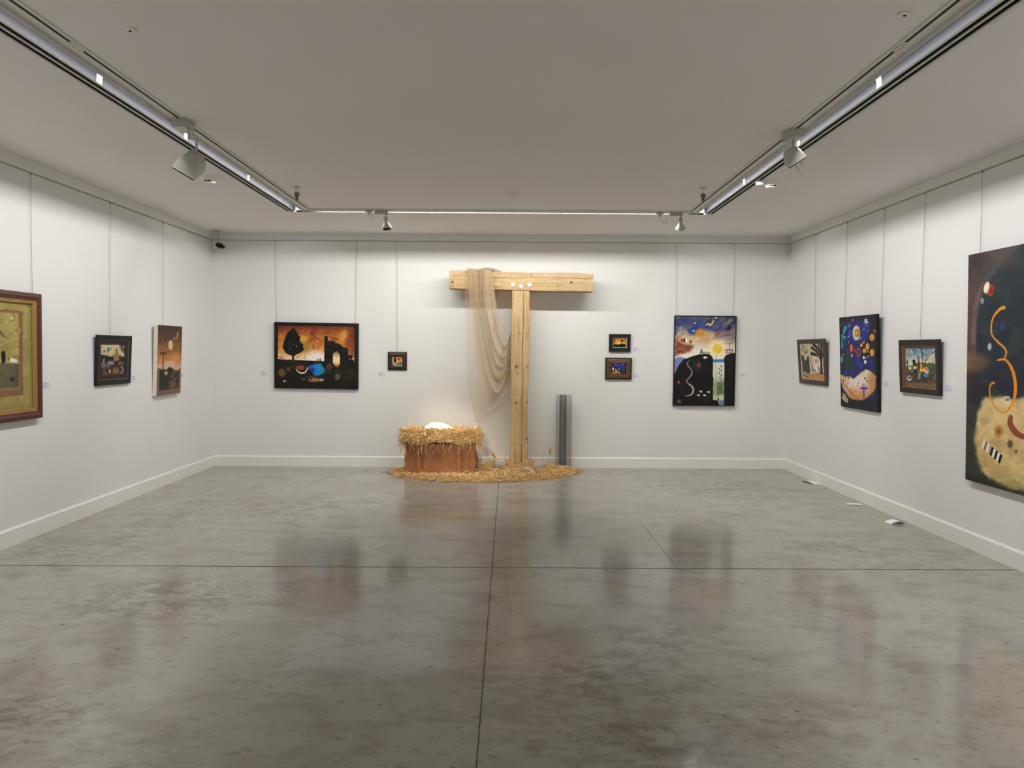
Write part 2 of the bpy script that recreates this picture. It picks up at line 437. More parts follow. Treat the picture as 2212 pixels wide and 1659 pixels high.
# ------------------------------------------------------------------ the pictures
def art_sunset():
    A = Art([(145,125),(1925,165),(1920,1550),(155,1525)], 320, 250, (26, 21, 15))
    A.cloud((44, 38, 26), 90, .45, .7, 1, .6)
    sky = A.pmask([(205,178),(1000,190),(1855,205),(1868,970),(1850,985),(200,915)], 9, 5)
    A.grad([(180,(92,42,26)),(290,(150,74,34)),(430,(186,110,42)),(640,(205,132,58)),(790,(222,170,104)),(880,(240,206,160)),(980,(238,216,190))], sky)
    A.cloud((112, 46, 30), 190, .45, .68, 4, .85, sky*(1-sstep(380, 620, A.Y)), (1.6, 1), .2)
    A.cloud((226, 168, 66), 160, .52, .72, 8, .8, sky*sstep(240, 420, A.Y)*(1-sstep(700, 860, A.Y)), (1.4, 1), -.5)
    A.cloud((150, 70, 40), 60, .55, .72, 12, .45, sky*(1-sstep(650, 800, A.Y)))
    A.put(A.el(1880, 560, 190, 420, None, 260)*sky, (110, 42, 26), .8); A.put(A.el(1620, 400, 80, 130, None, 90, .5)*sky, (224, 170, 76), .7)
    A.put(A.el(1040, 880, 230, 140, None, 150)*sky, (244, 230, 228), .95); A.put(A.el(800, 620, 110, 140, None, 100)*sky, (120, 98, 44), .45)
    A.put(A.el(760, 470, 70, 80, None, 80)*sky, (220, 170, 60), .7)
    for k in range(5): A.line([(200, 880-k*5), (240, 850), (345, 862), (345, 930)][k % 2:], 6, (120, 24, 20))
    A.dots([(250,885),(280,890),(312,900)], 12, 20, (130, 30, 26))
    T = [(540,225),(585,285),(622,330),(640,385),(692,430),(665,470),(690,545),(752,590),(738,640),(768,695),(700,765),(625,800),(562,832),(550,850),(552,940),(505,945),(514,860),(505,832),(440,812),(372,772),(330,705),(303,640),(322,560),(345,500),(368,425),(388,370),(430,310),(482,268)]
    A.poly(T, (14, 13, 12), 4, 1, 24, 5, 15); A.poly(T, (14, 13, 12), 4)
    A.dots([(437,548),(533,592),(458,678),(690,520)], 10, 15, (120, 112, 96)); A.el(607, 628, 9, 20, (190, 180, 165), 4, .6)
    G = A.poly([(195,905),(330,940),(500,932),(660,950),(790,975),(960,990),(1220,966),(1872,985),(1930,1560),(150,1560)], (24, 21, 15), 6, 1, 6)
    A.cloud((54, 50, 32), 150, .45, .7, 21, .75, G*(1-sstep(1250, 1400, A.Y)), (1.6, 1))
    R = A.poly([(1210,405),(1283,405),(1287,515),(1435,515),(1452,560),(1500,565),(1582,602),(1630,655),(1700,660),(1727,702),(1732,820),(1815,825),(1832,880),(1868,985),(1868,1020),(1210,1020)], (17, 13, 11), 4, 1, 4)
    A.cloud((44, 30, 24), 80, .5, .75, 31, .6, R)
    W = A.pmask([(1475,735),(1535,790),(1552,880),(1552,1020),(1500,1095),(1440,1062),(1398,990),(1398,800)], 7)
    A.grad([(735,(150,124,62)),(800,(178,150,80)),(870,(240,220,160)),(980,(240,216,160)),(1040,(206,146,76)),(1095,(120,70,30))], W); A.el(1476, 858, 8, 10, (90, 84, 60))
    A.dots([(1755,910),(1790,908)], 8, 12, (170, 176, 186)); A.el(1832, 903, 15, 20, (240, 220, 205))
    A.el(1072, 935, 16, 34, (150, 44, 44), 4); A.el(1122, 938, 14, 36, (22, 24, 20), 4); A.line([(1125,950),(1145,985)], 14, (22,20,18))
    A.line([(790,790),(794,970)], 6, (70, 46, 26)); A.dots([(648,845),(634,878),(615,860)], 10, 12, (92, 56, 34)); A.el(902, 820, 9, 9, (110, 70, 50))
    A.line([(958,582),(982,608),(962,640),(988,650),(975,676),(930,682)], [4,10,5,14,10,4], (30, 18, 12)); A.el(1060, 520, 10, 22, (250, 226, 176), 4, .5)
    A.line([(900,300),(940,270),(960,300),(930,330),(955,350)], 5, (160, 84, 52)); A.el(940, 360, 30, 26, (96, 34, 26), 14); A.el(738, 290, 9, 8, (210, 150, 100))
    L = A.pmask([(866,1065),(1000,1018),(1130,1008),(1182,1070),(1248,1150),(1205,1222),(1080,1275),(985,1262),(950,1190),(885,1140)], 20, 16)
    A.grad([(870,(24,92,180)),(1000,(20,118,220)),(1110,(22,140,190)),(1230,(26,120,110))], L, 'X'); A.put(A.el(950, 1150, 60, 50, None, 50)*L, (18, 44, 110), .8)
    A.put(A.el(1300, 1170, 90, 60, None, 60), (34, 66, 54), .6)
    A.poly([(582,1108),(640,1060),(720,1055),(775,1090),(742,1142),(690,1152),(640,1140)], (164, 78, 46), 12, 1, 6); A.dots([(685,1085),(692,1118),(658,1118)], 12, 12, (60, 24, 18))
    A.line([(592,1128),(640,1188),(730,1222),(800,1192),(848,1115),(864,1085)], [6,22,30,26,18,6], (236, 222, 194), 5)
    A.el(290, 1212, 78, 88, (112, 78, 34), 60, 0, .9); A.poly([(425,1095),(462,1160),(395,1155)], (150, 84, 58), 14); A.el(1320, 1072, 62, 60, (104, 62, 48), 40)
    A.dots([(1298,1076),(1330,1058),(1318,1100)], 11, 13, (22, 12, 10))
    sp = [(1492+math.cos(a)*r, 1292+math.sin(a)*r*1.05) for a, r in [(i*.5, 6+i*3.0) for i in range(18)]]
    A.el(1490, 1294, 58, 64, (66, 58, 36), 20); A.line(sp, [5, 10, 14], (160, 140, 98), 4)
    A.el(985, 1368, 120, 42, (168, 128, 84), 50); A.dots([(850,1365),(935,1352)], 24, 18, (52, 26, 18)); A.el(1150, 1368, 52, 30, (176, 168, 130), 26); A.el(760, 1352, 34, 24, (92, 84, 58), 18)
    A.dots([(835,1290),(910,1290),(968,1310)], 9, 8, (170, 160, 140)); A.el(343, 1398, 21, 22, (206, 200, 180), 6); A.el(384, 1390, 8, 8, (180, 172, 150))
    A.letters('AB', 1650, 1335, 60, 5, (64, 56, 40)); A.mottle(.08, 26); return A

def art_tiny():
    A = Art([(650,598),(1130,603),(1135,1080),(655,1075)], 100, 100, (222, 184, 120))
    A.grad([(600,(206,120,92)),(670,(214,130,84)),(780,(228,180,96)),(880,(222,196,120)),(900,(150,150,112)),(1080,(140,142,110))]); A.poly([(650,600),(760,600),(740,900),(655,930)], (206, 176, 130), 12)
    A.el(985, 745, 100, 72, (214, 120, 60), 30); A.el(960, 745, 72, 62, (188, 48, 32), 10); A.el(1048, 735, 20, 20, (250, 200, 120), 10)
    A.poly([(650,925),(820,905),(1130,900),(1130,1040),(650,1040)], (128, 130, 96), 10); A.poly([(780,610),(830,680),(835,790),(855,860),(810,930),(735,870),(720,720)], (26, 16, 18), 6)
    A.line([(735,1075),(800,960),(880,880)], 26, (226, 206, 190)); A.line([(650,1010),(760,960)], 24, (226, 210, 196)); A.poly([(655,1030),(720,1020),(715,1075),(655,1075)], (50, 26, 30), 8)
    A.poly([(735,1075),(1130,1075),(1130,1040),(800,1035)], (206, 190, 180), 6); A.line([(1005,840),(1045,890)], 34, (34, 22, 26)); A.el(1020, 920, 34, 28, (120, 130, 140), 10); A.el(1020, 970, 24, 30, (20, 18, 20)); A.el(862, 645, 14, 14, (90, 40, 30)); A.mottle(.07, 30); return A

def art_eclipse():
    A = Art([(345,278),(745,278),(735,552),(345,552)], 100, 70, (200, 120, 40))
    A.grad([(280,(196,104,30)),(340,(222,140,40)),(410,(236,186,60)),(450,(240,204,90))]); A.put(A.el(350, 330, 60, 130, None, 60), (110, 60, 36), .7); A.put(A.el(735, 330, 50, 120, None, 50), (140, 70, 34), .7)
    A.el(615, 352, 66, 66, (226, 178, 80), 14); A.el(615, 352, 42, 42, (52, 20, 16), 8); A.line([(615,335),(615,370)], 6, (110, 70, 40)); A.line([(600,352),(632,352)], 6, (110, 70, 40))
    A.poly([(340,460),(430,455),(500,465),(580,435),(630,430),(700,450),(750,460),(745,560),(340,560)], (24, 20, 18), 5, 1, 5); A.line([(425,415),(425,465)], 10, (34, 26, 18)); A.line([(462,430),(462,465)], 9, (40, 30, 18)); A.mottle(.06, 20); return A

def art_night():
    A = Art([(275,1012),(760,1012),(755,1350),(260,1345)], 110, 80, (46, 34, 34))
    A.poly([(285,1020),(420,1020),(430,1120),(285,1140)], (56, 42, 110), 16); A.poly([(455,1030),(680,1020),(720,1140),(560,1180),(450,1120)], (40, 54, 170), 14); A.el(440, 1060, 18, 60, (128, 104, 84), 8)
    A.poly([(600,1150),(730,1030),(740,1260),(620,1260)], (34, 36, 92), 14); A.poly([(300,1190),(350,1130),(420,1140),(450,1220),(350,1245)], (206, 204, 200), 8); A.poly([(345,1130),(440,1140),(420,1180),(410,1250),(370,1240),(380,1180)], (14, 12, 14), 6)
    A.poly([(290,1345),(310,1285),(420,1250),(540,1255),(600,1340)], (176, 100, 78), 8); A.poly([(400,1250),(460,1235),(500,1280),(440,1290)], (214, 180, 160), 8)
    A.poly([(455,1150),(500,1200),(530,1270),(480,1250)], (14, 12, 14), 6); A.el(525, 1200, 30, 16, (190, 200, 200), 8); A.poly([(560,1150),(600,1140),(640,1260),(560,1240)], (18, 16, 22), 8); A.poly([(620,1260),(740,1250),(740,1345),(600,1345)], (40, 34, 34), 10)
    A.el(662, 1050, 12, 12, (210, 214, 220)); A.line([(600,1230),(640,1100),(665,1060)], 5, (150, 160, 190)); A.line([(660,1240),(690,1160),(690,1090)], 7, (130, 140, 190)); A.line([(630,1290),(700,1310)], 8, (120, 116, 110)); A.mottle(.1, 24); return A

def art_hill():
    A = Art([(136,96),(1128,96),(1102,1554),(106,1552)], 230, 340, (200, 180, 160))
    A.grad([(98,(96,98,110)),(200,(74,84,128)),(320,(120,118,134)),(420,(186,160,140)),(520,(212,190,166)),(640,(240,230,218)),(900,(246,240,230))])
    top = 1-sstep(330, 500, A.Y)
    A.cloud((38, 56, 140), 150, .47, .64, 3, .9, top*sstep(80, 190, A.Y), (1.5, .8), -.5); A.cloud((176, 158, 130), 130, .55, .7, 9, .7, top, (1.8, .7), -.6); A.cloud((46, 48, 60), 110, .55, .72, 14, .6, top, (1.6, .7), -.5)
    A.put(A.el(660, 290, 110, 50, None, 60), (34, 56, 150), .85); A.put(A.el(330, 200, 150, 70, None, 80), (60, 70, 120), .5)
    A.put(A.el(1010, 290, 55, 30, None, 30, -.8), (20, 20, 44), .9); A.put(A.el(1040, 420, 80, 50, None, 60), (70, 84, 134), .7)
    right = A.pmask([(720,440),(830,330),(1130,300),(1130,520),(900,460)], 40, 20); A.put(right, (140, 110, 110), .45); A.cloud((128, 78, 66), 70, .5, .7, 17, .6, A.pmask([(680,420),(840,310),(880,380),(760,440)], 30, 20))
    A.put(A.el(610, 430, 170, 120, None, 120), (216, 172, 116), .8); A.cloud((228, 216, 204), 80, .5, .72, 22, .5, sstep(300, 420, A.Y)*(1-sstep(560, 700, A.Y)), (1.5, .8), -.5)
    lr = A.pmask([(130,470),(230,420),(300,540),(440,570),(390,660),(280,700),(130,740)], 34, 26); A.put(lr, (120, 58, 44), .95); A.cloud((170, 116, 90), 40, .5, .72, 25, .6, lr)
    A.put(A.el(310, 470, 130, 80, None, 60), (218, 188, 150), .9)
    A.el(545, 368, 76, 64, (206, 142, 56), 30, 0, .95); A.el(240, 487, 17, 35, (158, 60, 36), 6); A.el(278, 490, 16, 34, (20, 14, 14), 6); A.el(318, 490, 18, 36, (246, 240, 232), 6); A.poly([(368,488),(402,490),(398,535),(372,530)], (60, 62, 40), 6); A.el(383, 500, 9, 9, (120, 130, 80))
    A.el(205, 610, 12, 34, (190, 96, 78), 6, .6); A.el(240, 620, 10, 30, (180, 90, 74), 6, .6); A.el(456, 205, 13, 13, (190, 214, 240), 8); A.el(430, 330, 22, 12, (206, 206, 212), 10)
    A.line([(628,243),(672,212),(702,238),(738,205),(775,150)], [8,26,26,26,22], (240, 200, 88), 4); A.line([(775,150),(785,128),(800,118)], 20, (30, 30, 40), 8); A.line([(792,120),(826,102)], [24, 8], (240, 238, 232), 4)
    A.el(830, 630, 150, 150, (250, 236, 190), 110, 0, .95); A.el(828, 622, 78, 78, (246, 202, 74), 44, .3); A.cloud((130, 100, 96), 26, .62, .75, 40, .6, A.pmask([(760,430),(900,380),(880,470),(800,480)], 20))
    A.poly([(125,790),(180,763),(245,763),(312,785),(262,805),(180,900),(120,1050)], (126, 136, 204), 4)
    A.poly([(752,790),(940,780),(945,1475),(752,1470)], (226, 226, 212), 4); A.grad([(780,(236,230,210)),(1050,(218,222,206)),(1150,(190,196,172)),(1400,(196,204,160)),(1480,(226,222,196))], A.pmask([(756,850),(938,850),(940,1470),(756,1465)], 4))
    A.poly([(752,800),(940,796),(940,842),(752,846)], (26, 134, 212), 10, 1, 6); A.poly([(812,1170),(935,1160),(938,1370),(815,1390)], (104, 124, 78), 26, .95, 10); A.put(A.pmask([(758,1180),(800,1190),(800,1390),(758,1380)], 14), (148, 164, 120), .9); A.line([(803,718),(802,880),(806,1150)], 5, (110, 104, 76)); A.line([(806,1150),(803,1430)], 7, (196, 206, 130)); A.el(875, 1270, 17, 18, (50, 62, 130), 8)
    for x, y in [(893,910),(860,952),(893,972),(864,1018),(893,1055),(875,1102),(900,1137)]: A.el(x, y, 8, 18, (60, 60, 56), 5, .2)
    B = A.poly([(95,1110),(125,1030),(180,905),(262,803),(312,787),(420,746),(520,718),(640,705),(700,715),(735,745),(756,790),(757,900),(752,1080),(764,1110),(758,1300),(760,1466),(845,1472),(862,1560),(90,1560)], (17, 18, 17), 4, 1, 5)
    B2 = A.poly([(936,775),(975,722),(1040,698),(1125,690),(1125,1560),(940,1560),(945,900)], (18, 20, 18), 4, 1, 5); A.cloud((36, 36, 38), 130, .5, .75, 60, .7, np.maximum(B, B2))
    A.put(A.el(495, 900, 80, 90, None, 60)*B, (28, 48, 40), .9); A.el(520, 893, 30, 42, (132, 52, 50), 24); A.el(620, 768, 24, 23, (228, 214, 206), 6); A.el(652, 764, 16, 12, (214, 196, 190), 6)
    A.poly([(862,1470),(942,1470),(942,1556),(858,1556)], (116, 130, 194), 4); A.poly([(825,1462),(855,1425),(862,1468)], (12, 10, 10), 4)
    A.line([(366,822),(330,858),(338,900),(385,955),(410,1010),(392,1065),(335,1130),(322,1165),(352,1202),(412,1250),(432,1310),(408,1370),(350,1400),(285,1400)], [6,24,26,22,22,26,22,20,28,36,34,30,20,6], (136, 118, 116), 4)
    A.line([(352,1202),(412,1250),(430,1310),(405,1370),(350,1398),(290,1400)], [6,14,18,16,10,4], (196, 172, 172), 5)
    for x, y in [(555,1328),(682,1337),(515,1390),(617,1390)]: A.poly([(x-25,y-14),(x+22,y-14),(x+26,y+12),(x,y+18),(x-20,y+6)], (206, 214, 222), 5)
    A.el(190, 1178, 13, 24, (206, 104, 96), 5, -.3)
    A.letters('A', 540, 632, 82, 13, (18, 16, 16)); A.letters('nna', 596, 650, 54, 6, (30, 24, 22)); A.line([(590,675),(690,680)], 5, (30, 24, 22))
    A.line([(1026,530),(1034,640)], 7, (40, 30, 26)); A.line([(980,537),(1076,522)], 7, (40, 30, 26)); A.line([(955,640),(1086,632)], 9, (60, 40, 34)); A.line([(962,640),(962,700)], 8, (60, 40, 34)); A.line([(1082,632),(1082,690)], 8, (60, 40, 34))
    A.poly([(964,645),(1080,638),(1080,685),(964,705)], (196, 150, 130), 4)
    for x, y in [(980,670),(1018,665),(1058,660)]: A.el(x, y, 20, 20, (60, 44, 40), 4); A.el(x, y, 15, 15, (238, 232, 228), 4)
    A.letters('AB.', 165, 1468, 46, 7, (150, 124, 108)); A.mottle(.08, 22); return A

def art_olive():
    A = Art([(-680,150),(378,240),(375,1415),(-680,1540)], 330, 300, (152, 136, 76))
    A.cloud((166, 147, 84), 160, .4, .65, 2, .9); A.cloud((138, 124, 68), 70, .5, .7, 6, .6, None, (1, 2.5)); A.put(sstep(320, 372, A.X), (130, 130, 74), .8); A.put(sstep(1320, 1420, A.Y), (136, 132, 78), .6)
    A.poly([(-580,230),(0,305),(100,298),(282,318),(276,600),(272,1000),(272,1275),(150,1285),(-580,1370)], (126, 92, 62), 5, 1, 5)
    I = A.poly([(-500,290),(0,332),(220,342),(236,400),(230,800),(228,912),(-500,900)], (156, 142, 80), 5, 1, 5); A.cloud((178, 162, 92), 120, .45, .7, 33, .8, I); A.cloud((132, 116, 66), 60, .55, .72, 36, .6, I)
    J = A.poly([(-500,890),(0,900),(228,912),(215,1190),(0,1195),(-500,1230)], (92, 86, 62), 6, 1, 4); A.cloud((112, 106, 74), 90, .45, .7, 41, .7, J); A.poly([(185,920),(226,915),(212,1190),(180,1180)], (74, 70, 50), 8, .6); A.poly([(-500,1205),(0,1200),(240,1175),(240,1215),(-500,1260)], (134, 112, 72), 6)
    A.poly([(-200,900),(-200,840),(0,845),(228,880),(228,912)], (180, 166, 128), 20, .8)
    A.poly([(0,550),(35,530),(62,560),(78,600),(130,640),(70,615),(40,585),(0,575),(-150,560),(-150,520)], (118, 88, 62), 4); A.el(162, 406, 15, 17, (230, 206, 150), 4); A.poly([(150,420),(175,405),(172,425)], (60, 44, 30), 4); A.line([(248,520),(242,575)], [10, 8], (206, 170, 120))
    A.poly([(42,800),(50,775),(65,770),(82,780),(88,830),(84,900),(66,914),(46,904)], (20, 18, 14), 4); A.el(12, 864, 9, 24, (58, 58, 46), 4); A.el(116, 864, 8, 20, (130, 50, 40), 4); A.el(150, 874, 11, 28, (244, 240, 226), 4); A.el(174, 880, 9, 26, (242, 238, 224), 4); A.el(197, 884, 9, 26, (236, 232, 216), 4)
    A.el(-150, 860, 18, 50, (40, 34, 26), 4); A.el(-250, 870, 12, 30, (150, 60, 46), 4); A.dots([(143,1090)], 13, 23, (22, 20, 16)); A.el(171, 1086, 9, 15, (22, 20, 16)); A.el(164, 1117, 7, 11, (22, 20, 16)); A.el(342, 1265, 5, 6, (50, 44, 24)); A.line([(335,245),(345,262),(360,262)], 5, (60, 56, 26)); A.mottle(.07, 30); return A

def art_cats():
    A = Art([(303,292),(1038,308),(1000,1335),(268,1392)], 120, 130, (50, 42, 38))
    A.cloud((62, 48, 40), 90, .4, .7, 3, .7); A.poly([(330,400),(800,398),(810,470),(850,580),(935,640),(935,745),(800,690),(640,730),(520,735),(470,705),(330,672)], (212, 194, 152), 6, 1, 4)
    A.poly([(540,735),(650,700),(800,690),(935,742),(800,768),(650,770)], (92, 96, 62), 6); A.poly([(325,690),(480,708),(560,745),(930,755),(930,850),(650,860),(500,870),(325,870)], (34, 33, 46), 8)
    A.poly([(330,880),(930,850),(920,1220),(320,1250)], (58, 46, 40), 12); A.poly([(650,850),(655,720),(640,620),(680,670),(712,500),(765,500),(785,700),(800,835),(720,860)], (160, 122, 84), 6); A.line([(680,670),(720,690),(770,640)], 8, (112, 80, 54))
    A.el(515, 540, 36, 68, (42, 136, 160), 6); A.el(370, 472, 11, 20, (60, 50, 36)); A.el(585, 520, 11, 24, (40, 36, 30)); A.poly([(390,560),(440,560),(440,620),(390,620)], (150, 130, 100), 5); A.line([(395,560),(395,615)], 7, (90, 74, 56)); A.line([(435,560),(432,615)], 9, (70, 56, 44)); A.el(512, 690, 12, 30, (40, 34, 34)); A.line([(620,420),(650,445),(680,425)], 8, (160, 130, 90))
    A.poly([(820,410),(960,415),(955,600),(900,620),(850,560)], (44, 36, 30), 6); A.line([(832,450),(850,530),(920,590)], 34, (150, 136, 128), 5); A.poly([(880,450),(945,415),(940,500),(900,515)], (176, 140, 90), 5)
    A.line([(415,795),(395,850),(420,905)], 30, (166, 156, 150), 5); A.el(385, 970, 55, 100, (120, 106, 106), 30); A.el(500, 990, 60, 70, (112, 98, 96), 30); A.poly([(495,870),(590,860),(655,870),(645,960),(580,975),(500,920)], (150, 156, 164), 6); A.dots([(540,890),(610,900)], 20, 10, (60, 60, 66)); A.line([(520,935),(600,950)], 8, (70, 66, 70))
    A.line([(385,1050),(420,1150),(380,1240)], 36, (110, 84, 82), 10); A.poly([(370,1240),(440,1160),(505,1245)], (134, 72, 62), 10); A.el(550, 1150, 28, 56, (214, 170, 84), 6); A.el(562, 1150, 12, 20, (60, 40, 20)); A.poly([(600,1220),(650,1040),(780,1040),(800,1220)], (120, 92, 56), 14); A.el(690, 1120, 50, 80, (150, 112, 56), 40); A.dots([(700,1010),(708,1075)], 15, 28, (24, 18, 16))
    A.el(825, 930, 44, 60, (148, 100, 70), 20); A.el(828, 945, 20, 20, (70, 28, 20)); A.line([(860,1020),(900,1090),(890,1160),(840,1190)], 44, (130, 122, 122), 8); A.el(910, 905, 20, 40, (110, 96, 92), 10); A.line([(320,1262),(930,1225)], 14, (100, 70, 50), 8); A.mottle(.1, 28); return A

def art_rust():
    A = Art([(177,105),(675,145),(645,1505),(125,1565)], 170, 220, (110, 72, 50))
    A.grad([(110,(66,48,42)),(300,(92,64,48)),(480,(124,88,52)),(650,(150,102,58)),(800,(196,136,76)),(880,(206,150,100)),(950,(214,176,146)),(1030,(206,168,144))]); A.cloud((74, 50, 40), 90, .5, .72, 3, .7, 1-sstep(500, 700, A.Y)); A.cloud((178, 120, 54), 80, .5, .7, 7, .6, sstep(450, 600, A.Y)*(1-sstep(850, 930, A.Y))); A.put(sstep(600, 670, A.X)*(1-sstep(700, 1000, A.Y)), (84, 58, 50), .6)
    A.put(A.el(560, 800, 90, 120, None, 90), (214, 146, 74), .7); A.put(A.el(420, 900, 110, 50, None, 60), (218, 190, 168), .8)
    A.poly([(150,985),(240,1010),(330,1020),(520,1030),(580,1040),(650,985),(660,1520),(125,1575)], (130, 94, 84), 8)
    D = A.poly([(195,1020),(330,1030),(395,970),(450,985),(500,1030),(570,1060),(615,1040),(600,1400),(180,1455)], (46, 42, 38), 7, 1, 8); A.cloud((86, 76, 66), 70, .5, .7, 21, .7, D); A.put(A.el(290, 1280, 110, 150, None, 110)*D, (40, 48, 42), .7); A.put(A.el(470, 1330, 80, 80, None, 80)*D, (150, 100, 64), .7); A.line([(490,1010),(500,1060),(470,1110),(450,1160),(520,1220),(505,1270)], [8,20,8,14,18,8], (130, 122, 114), 8)
    A.poly([(145,1460),(600,1405),(655,1420),(648,1510),(125,1568)], (128, 96, 88), 8)
    A.el(427, 523, 48, 98, (226, 196, 156), 6); A.line([(410,440),(450,500),(440,580)], 6, (190, 156, 116)); A.el(572, 328, 26, 88, (160, 118, 72), 8, .25); A.el(488, 345, 24, 50, (84, 58, 120), 24); A.el(506, 388, 9, 28, (214, 196, 190), 5, .25); A.el(228, 425, 12, 56, (56, 30, 24), 6); A.el(228, 425, 16, 70, (120, 70, 50), 5, 0, .5, 6); A.poly([(316,375),(334,412),(316,450),(300,412)], (40, 20, 18), 5); A.el(350, 485, 14, 22, (112, 60, 50), 8)
    A.poly([(205,662),(345,662),(345,705),(205,705)], (92, 40, 28), 5); A.line([(270,700),(268,1040)], 20, (92, 42, 30)); A.line([(390,880),(390,960)], 6, (150, 110, 84)); A.line([(535,870),(535,1000)], 6, (140, 90, 60)); A.el(330, 1095, 40, 60, (110, 60, 40), 24); A.el(323, 1095, 13, 36, (240, 206, 130), 8); A.el(355, 1090, 9, 28, (206, 140, 60), 8); A.mottle(.1, 26); return A

def art_tower():
    A = Art([(198,248),(866,212),(892,1378),(258,1332)], 170, 120, (206, 192, 158))
    A.cloud((192, 170, 128), 120, .45, .7, 2, .7); A.line([(230,300),(540,285)], 14, (130, 110, 74), 8); A.poly([(240,575),(300,625),(345,580),(350,770),(380,720),(400,660),(430,630),(465,600),(480,850),(500,1130),(430,1160),(350,1105),(290,1135),(270,850)], (72, 66, 62), 6); A.poly([(325,600),(350,580),(370,690),(385,620),(410,610),(405,690),(350,775)], (214, 206, 190), 6); A.line([(330,545),(330,600)], 8, (90, 80, 70))
    A.el(382, 440, 66, 110, (84, 74, 40), 5); A.el(382, 420, 58, 90, (206, 192, 150), 5); A.el(382, 410, 50, 76, (84, 74, 44), 5); A.el(382, 396, 44, 66, (206, 198, 160), 5); A.el(375, 380, 26, 40, (120, 146, 140), 5); A.poly([(310,330),(460,330),(440,380),(330,380)], (206, 192, 158), 8, .5); A.el(270, 405, 18, 50, (100, 78, 44), 5); A.el(270, 405, 9, 30, (196, 176, 130), 5); A.el(305, 322, 22, 24, (60, 48, 34)); A.el(312, 365, 11, 14, (80, 66, 44))
    for P, w in [([(800,700),(740,600),(560,540)], [60,80,110]), ([(810,660),(700,480),(560,360)], [50,80,90]), ([(815,640),(740,420),(610,260)], [40,70,80]), ([(820,640),(775,440),(740,240)], [40,50,36]), ([(825,640),(830,420),(815,235)], [40,70,50])]: A.line(P, w, (50, 40, 38), 6)
    for P in [[(760,640),(660,520),(560,470)], [(755,510),(680,420),(600,330)], [(760,420),(720,300),(680,260)], [(830,520),(850,330)]]: A.line(P, 10, (196, 186, 166), 5)
    A.line([(800,620),(805,850),(800,1130)], [70,46,80], (48, 38, 36), 6); A.line([(815,920),(860,820)], 22, (48, 38, 36), 6); A.poly([(560,640),(610,610),(740,700),(780,800),(770,1060),(640,1140),(520,1130),(500,1060),(520,900)], (218, 208, 194), 10); A.poly([(830,720),(880,640),(885,1110),(830,1110)], (204, 186, 150), 8)
    A.poly([(585,680),(620,720),(610,830),(575,830)], (206, 176, 112), 8); A.line([(647,715),(650,815)], 14, (150, 50, 40)); A.line([(682,715),(685,815)], 14, (140, 50, 46)); A.line([(712,720),(715,810)], 9, (150, 70, 60)); A.line([(540,690),(520,780),(570,900),(550,960),(590,1060),(560,1110)], [8,16,20,22,24,8], (56, 44, 40), 5); A.line([(530,950),(555,1000),(520,1050),(545,1090)], 12, (60, 48, 44), 4); A.el(634, 1070, 13, 40, (100, 66, 50)); A.el(685, 1020, 24, 66, (240, 234, 228), 8); A.el(730, 1000, 18, 66, (150, 110, 96), 14)
    A.poly([(260,1150),(420,1165),(640,1150),(880,1125),(880,1150),(640,1170),(420,1180),(290,1160)], (50, 40, 34), 8); A.poly([(285,1165),(885,1160),(890,1375),(262,1330)], (192, 148, 100), 10); A.poly([(285,1165),(440,1180),(480,1260),(300,1300)], (170, 156, 100), 14); A.el(340, 1210, 24, 22, (60, 46, 30)); A.el(410, 1255, 40, 18, (90, 80, 40), 10)
    for x in (470, 570, 660, 760, 830): A.line([(x,1190),(x+14,1290)], 12, (150, 96, 60), 8)
    A.mottle(.07, 30); return A

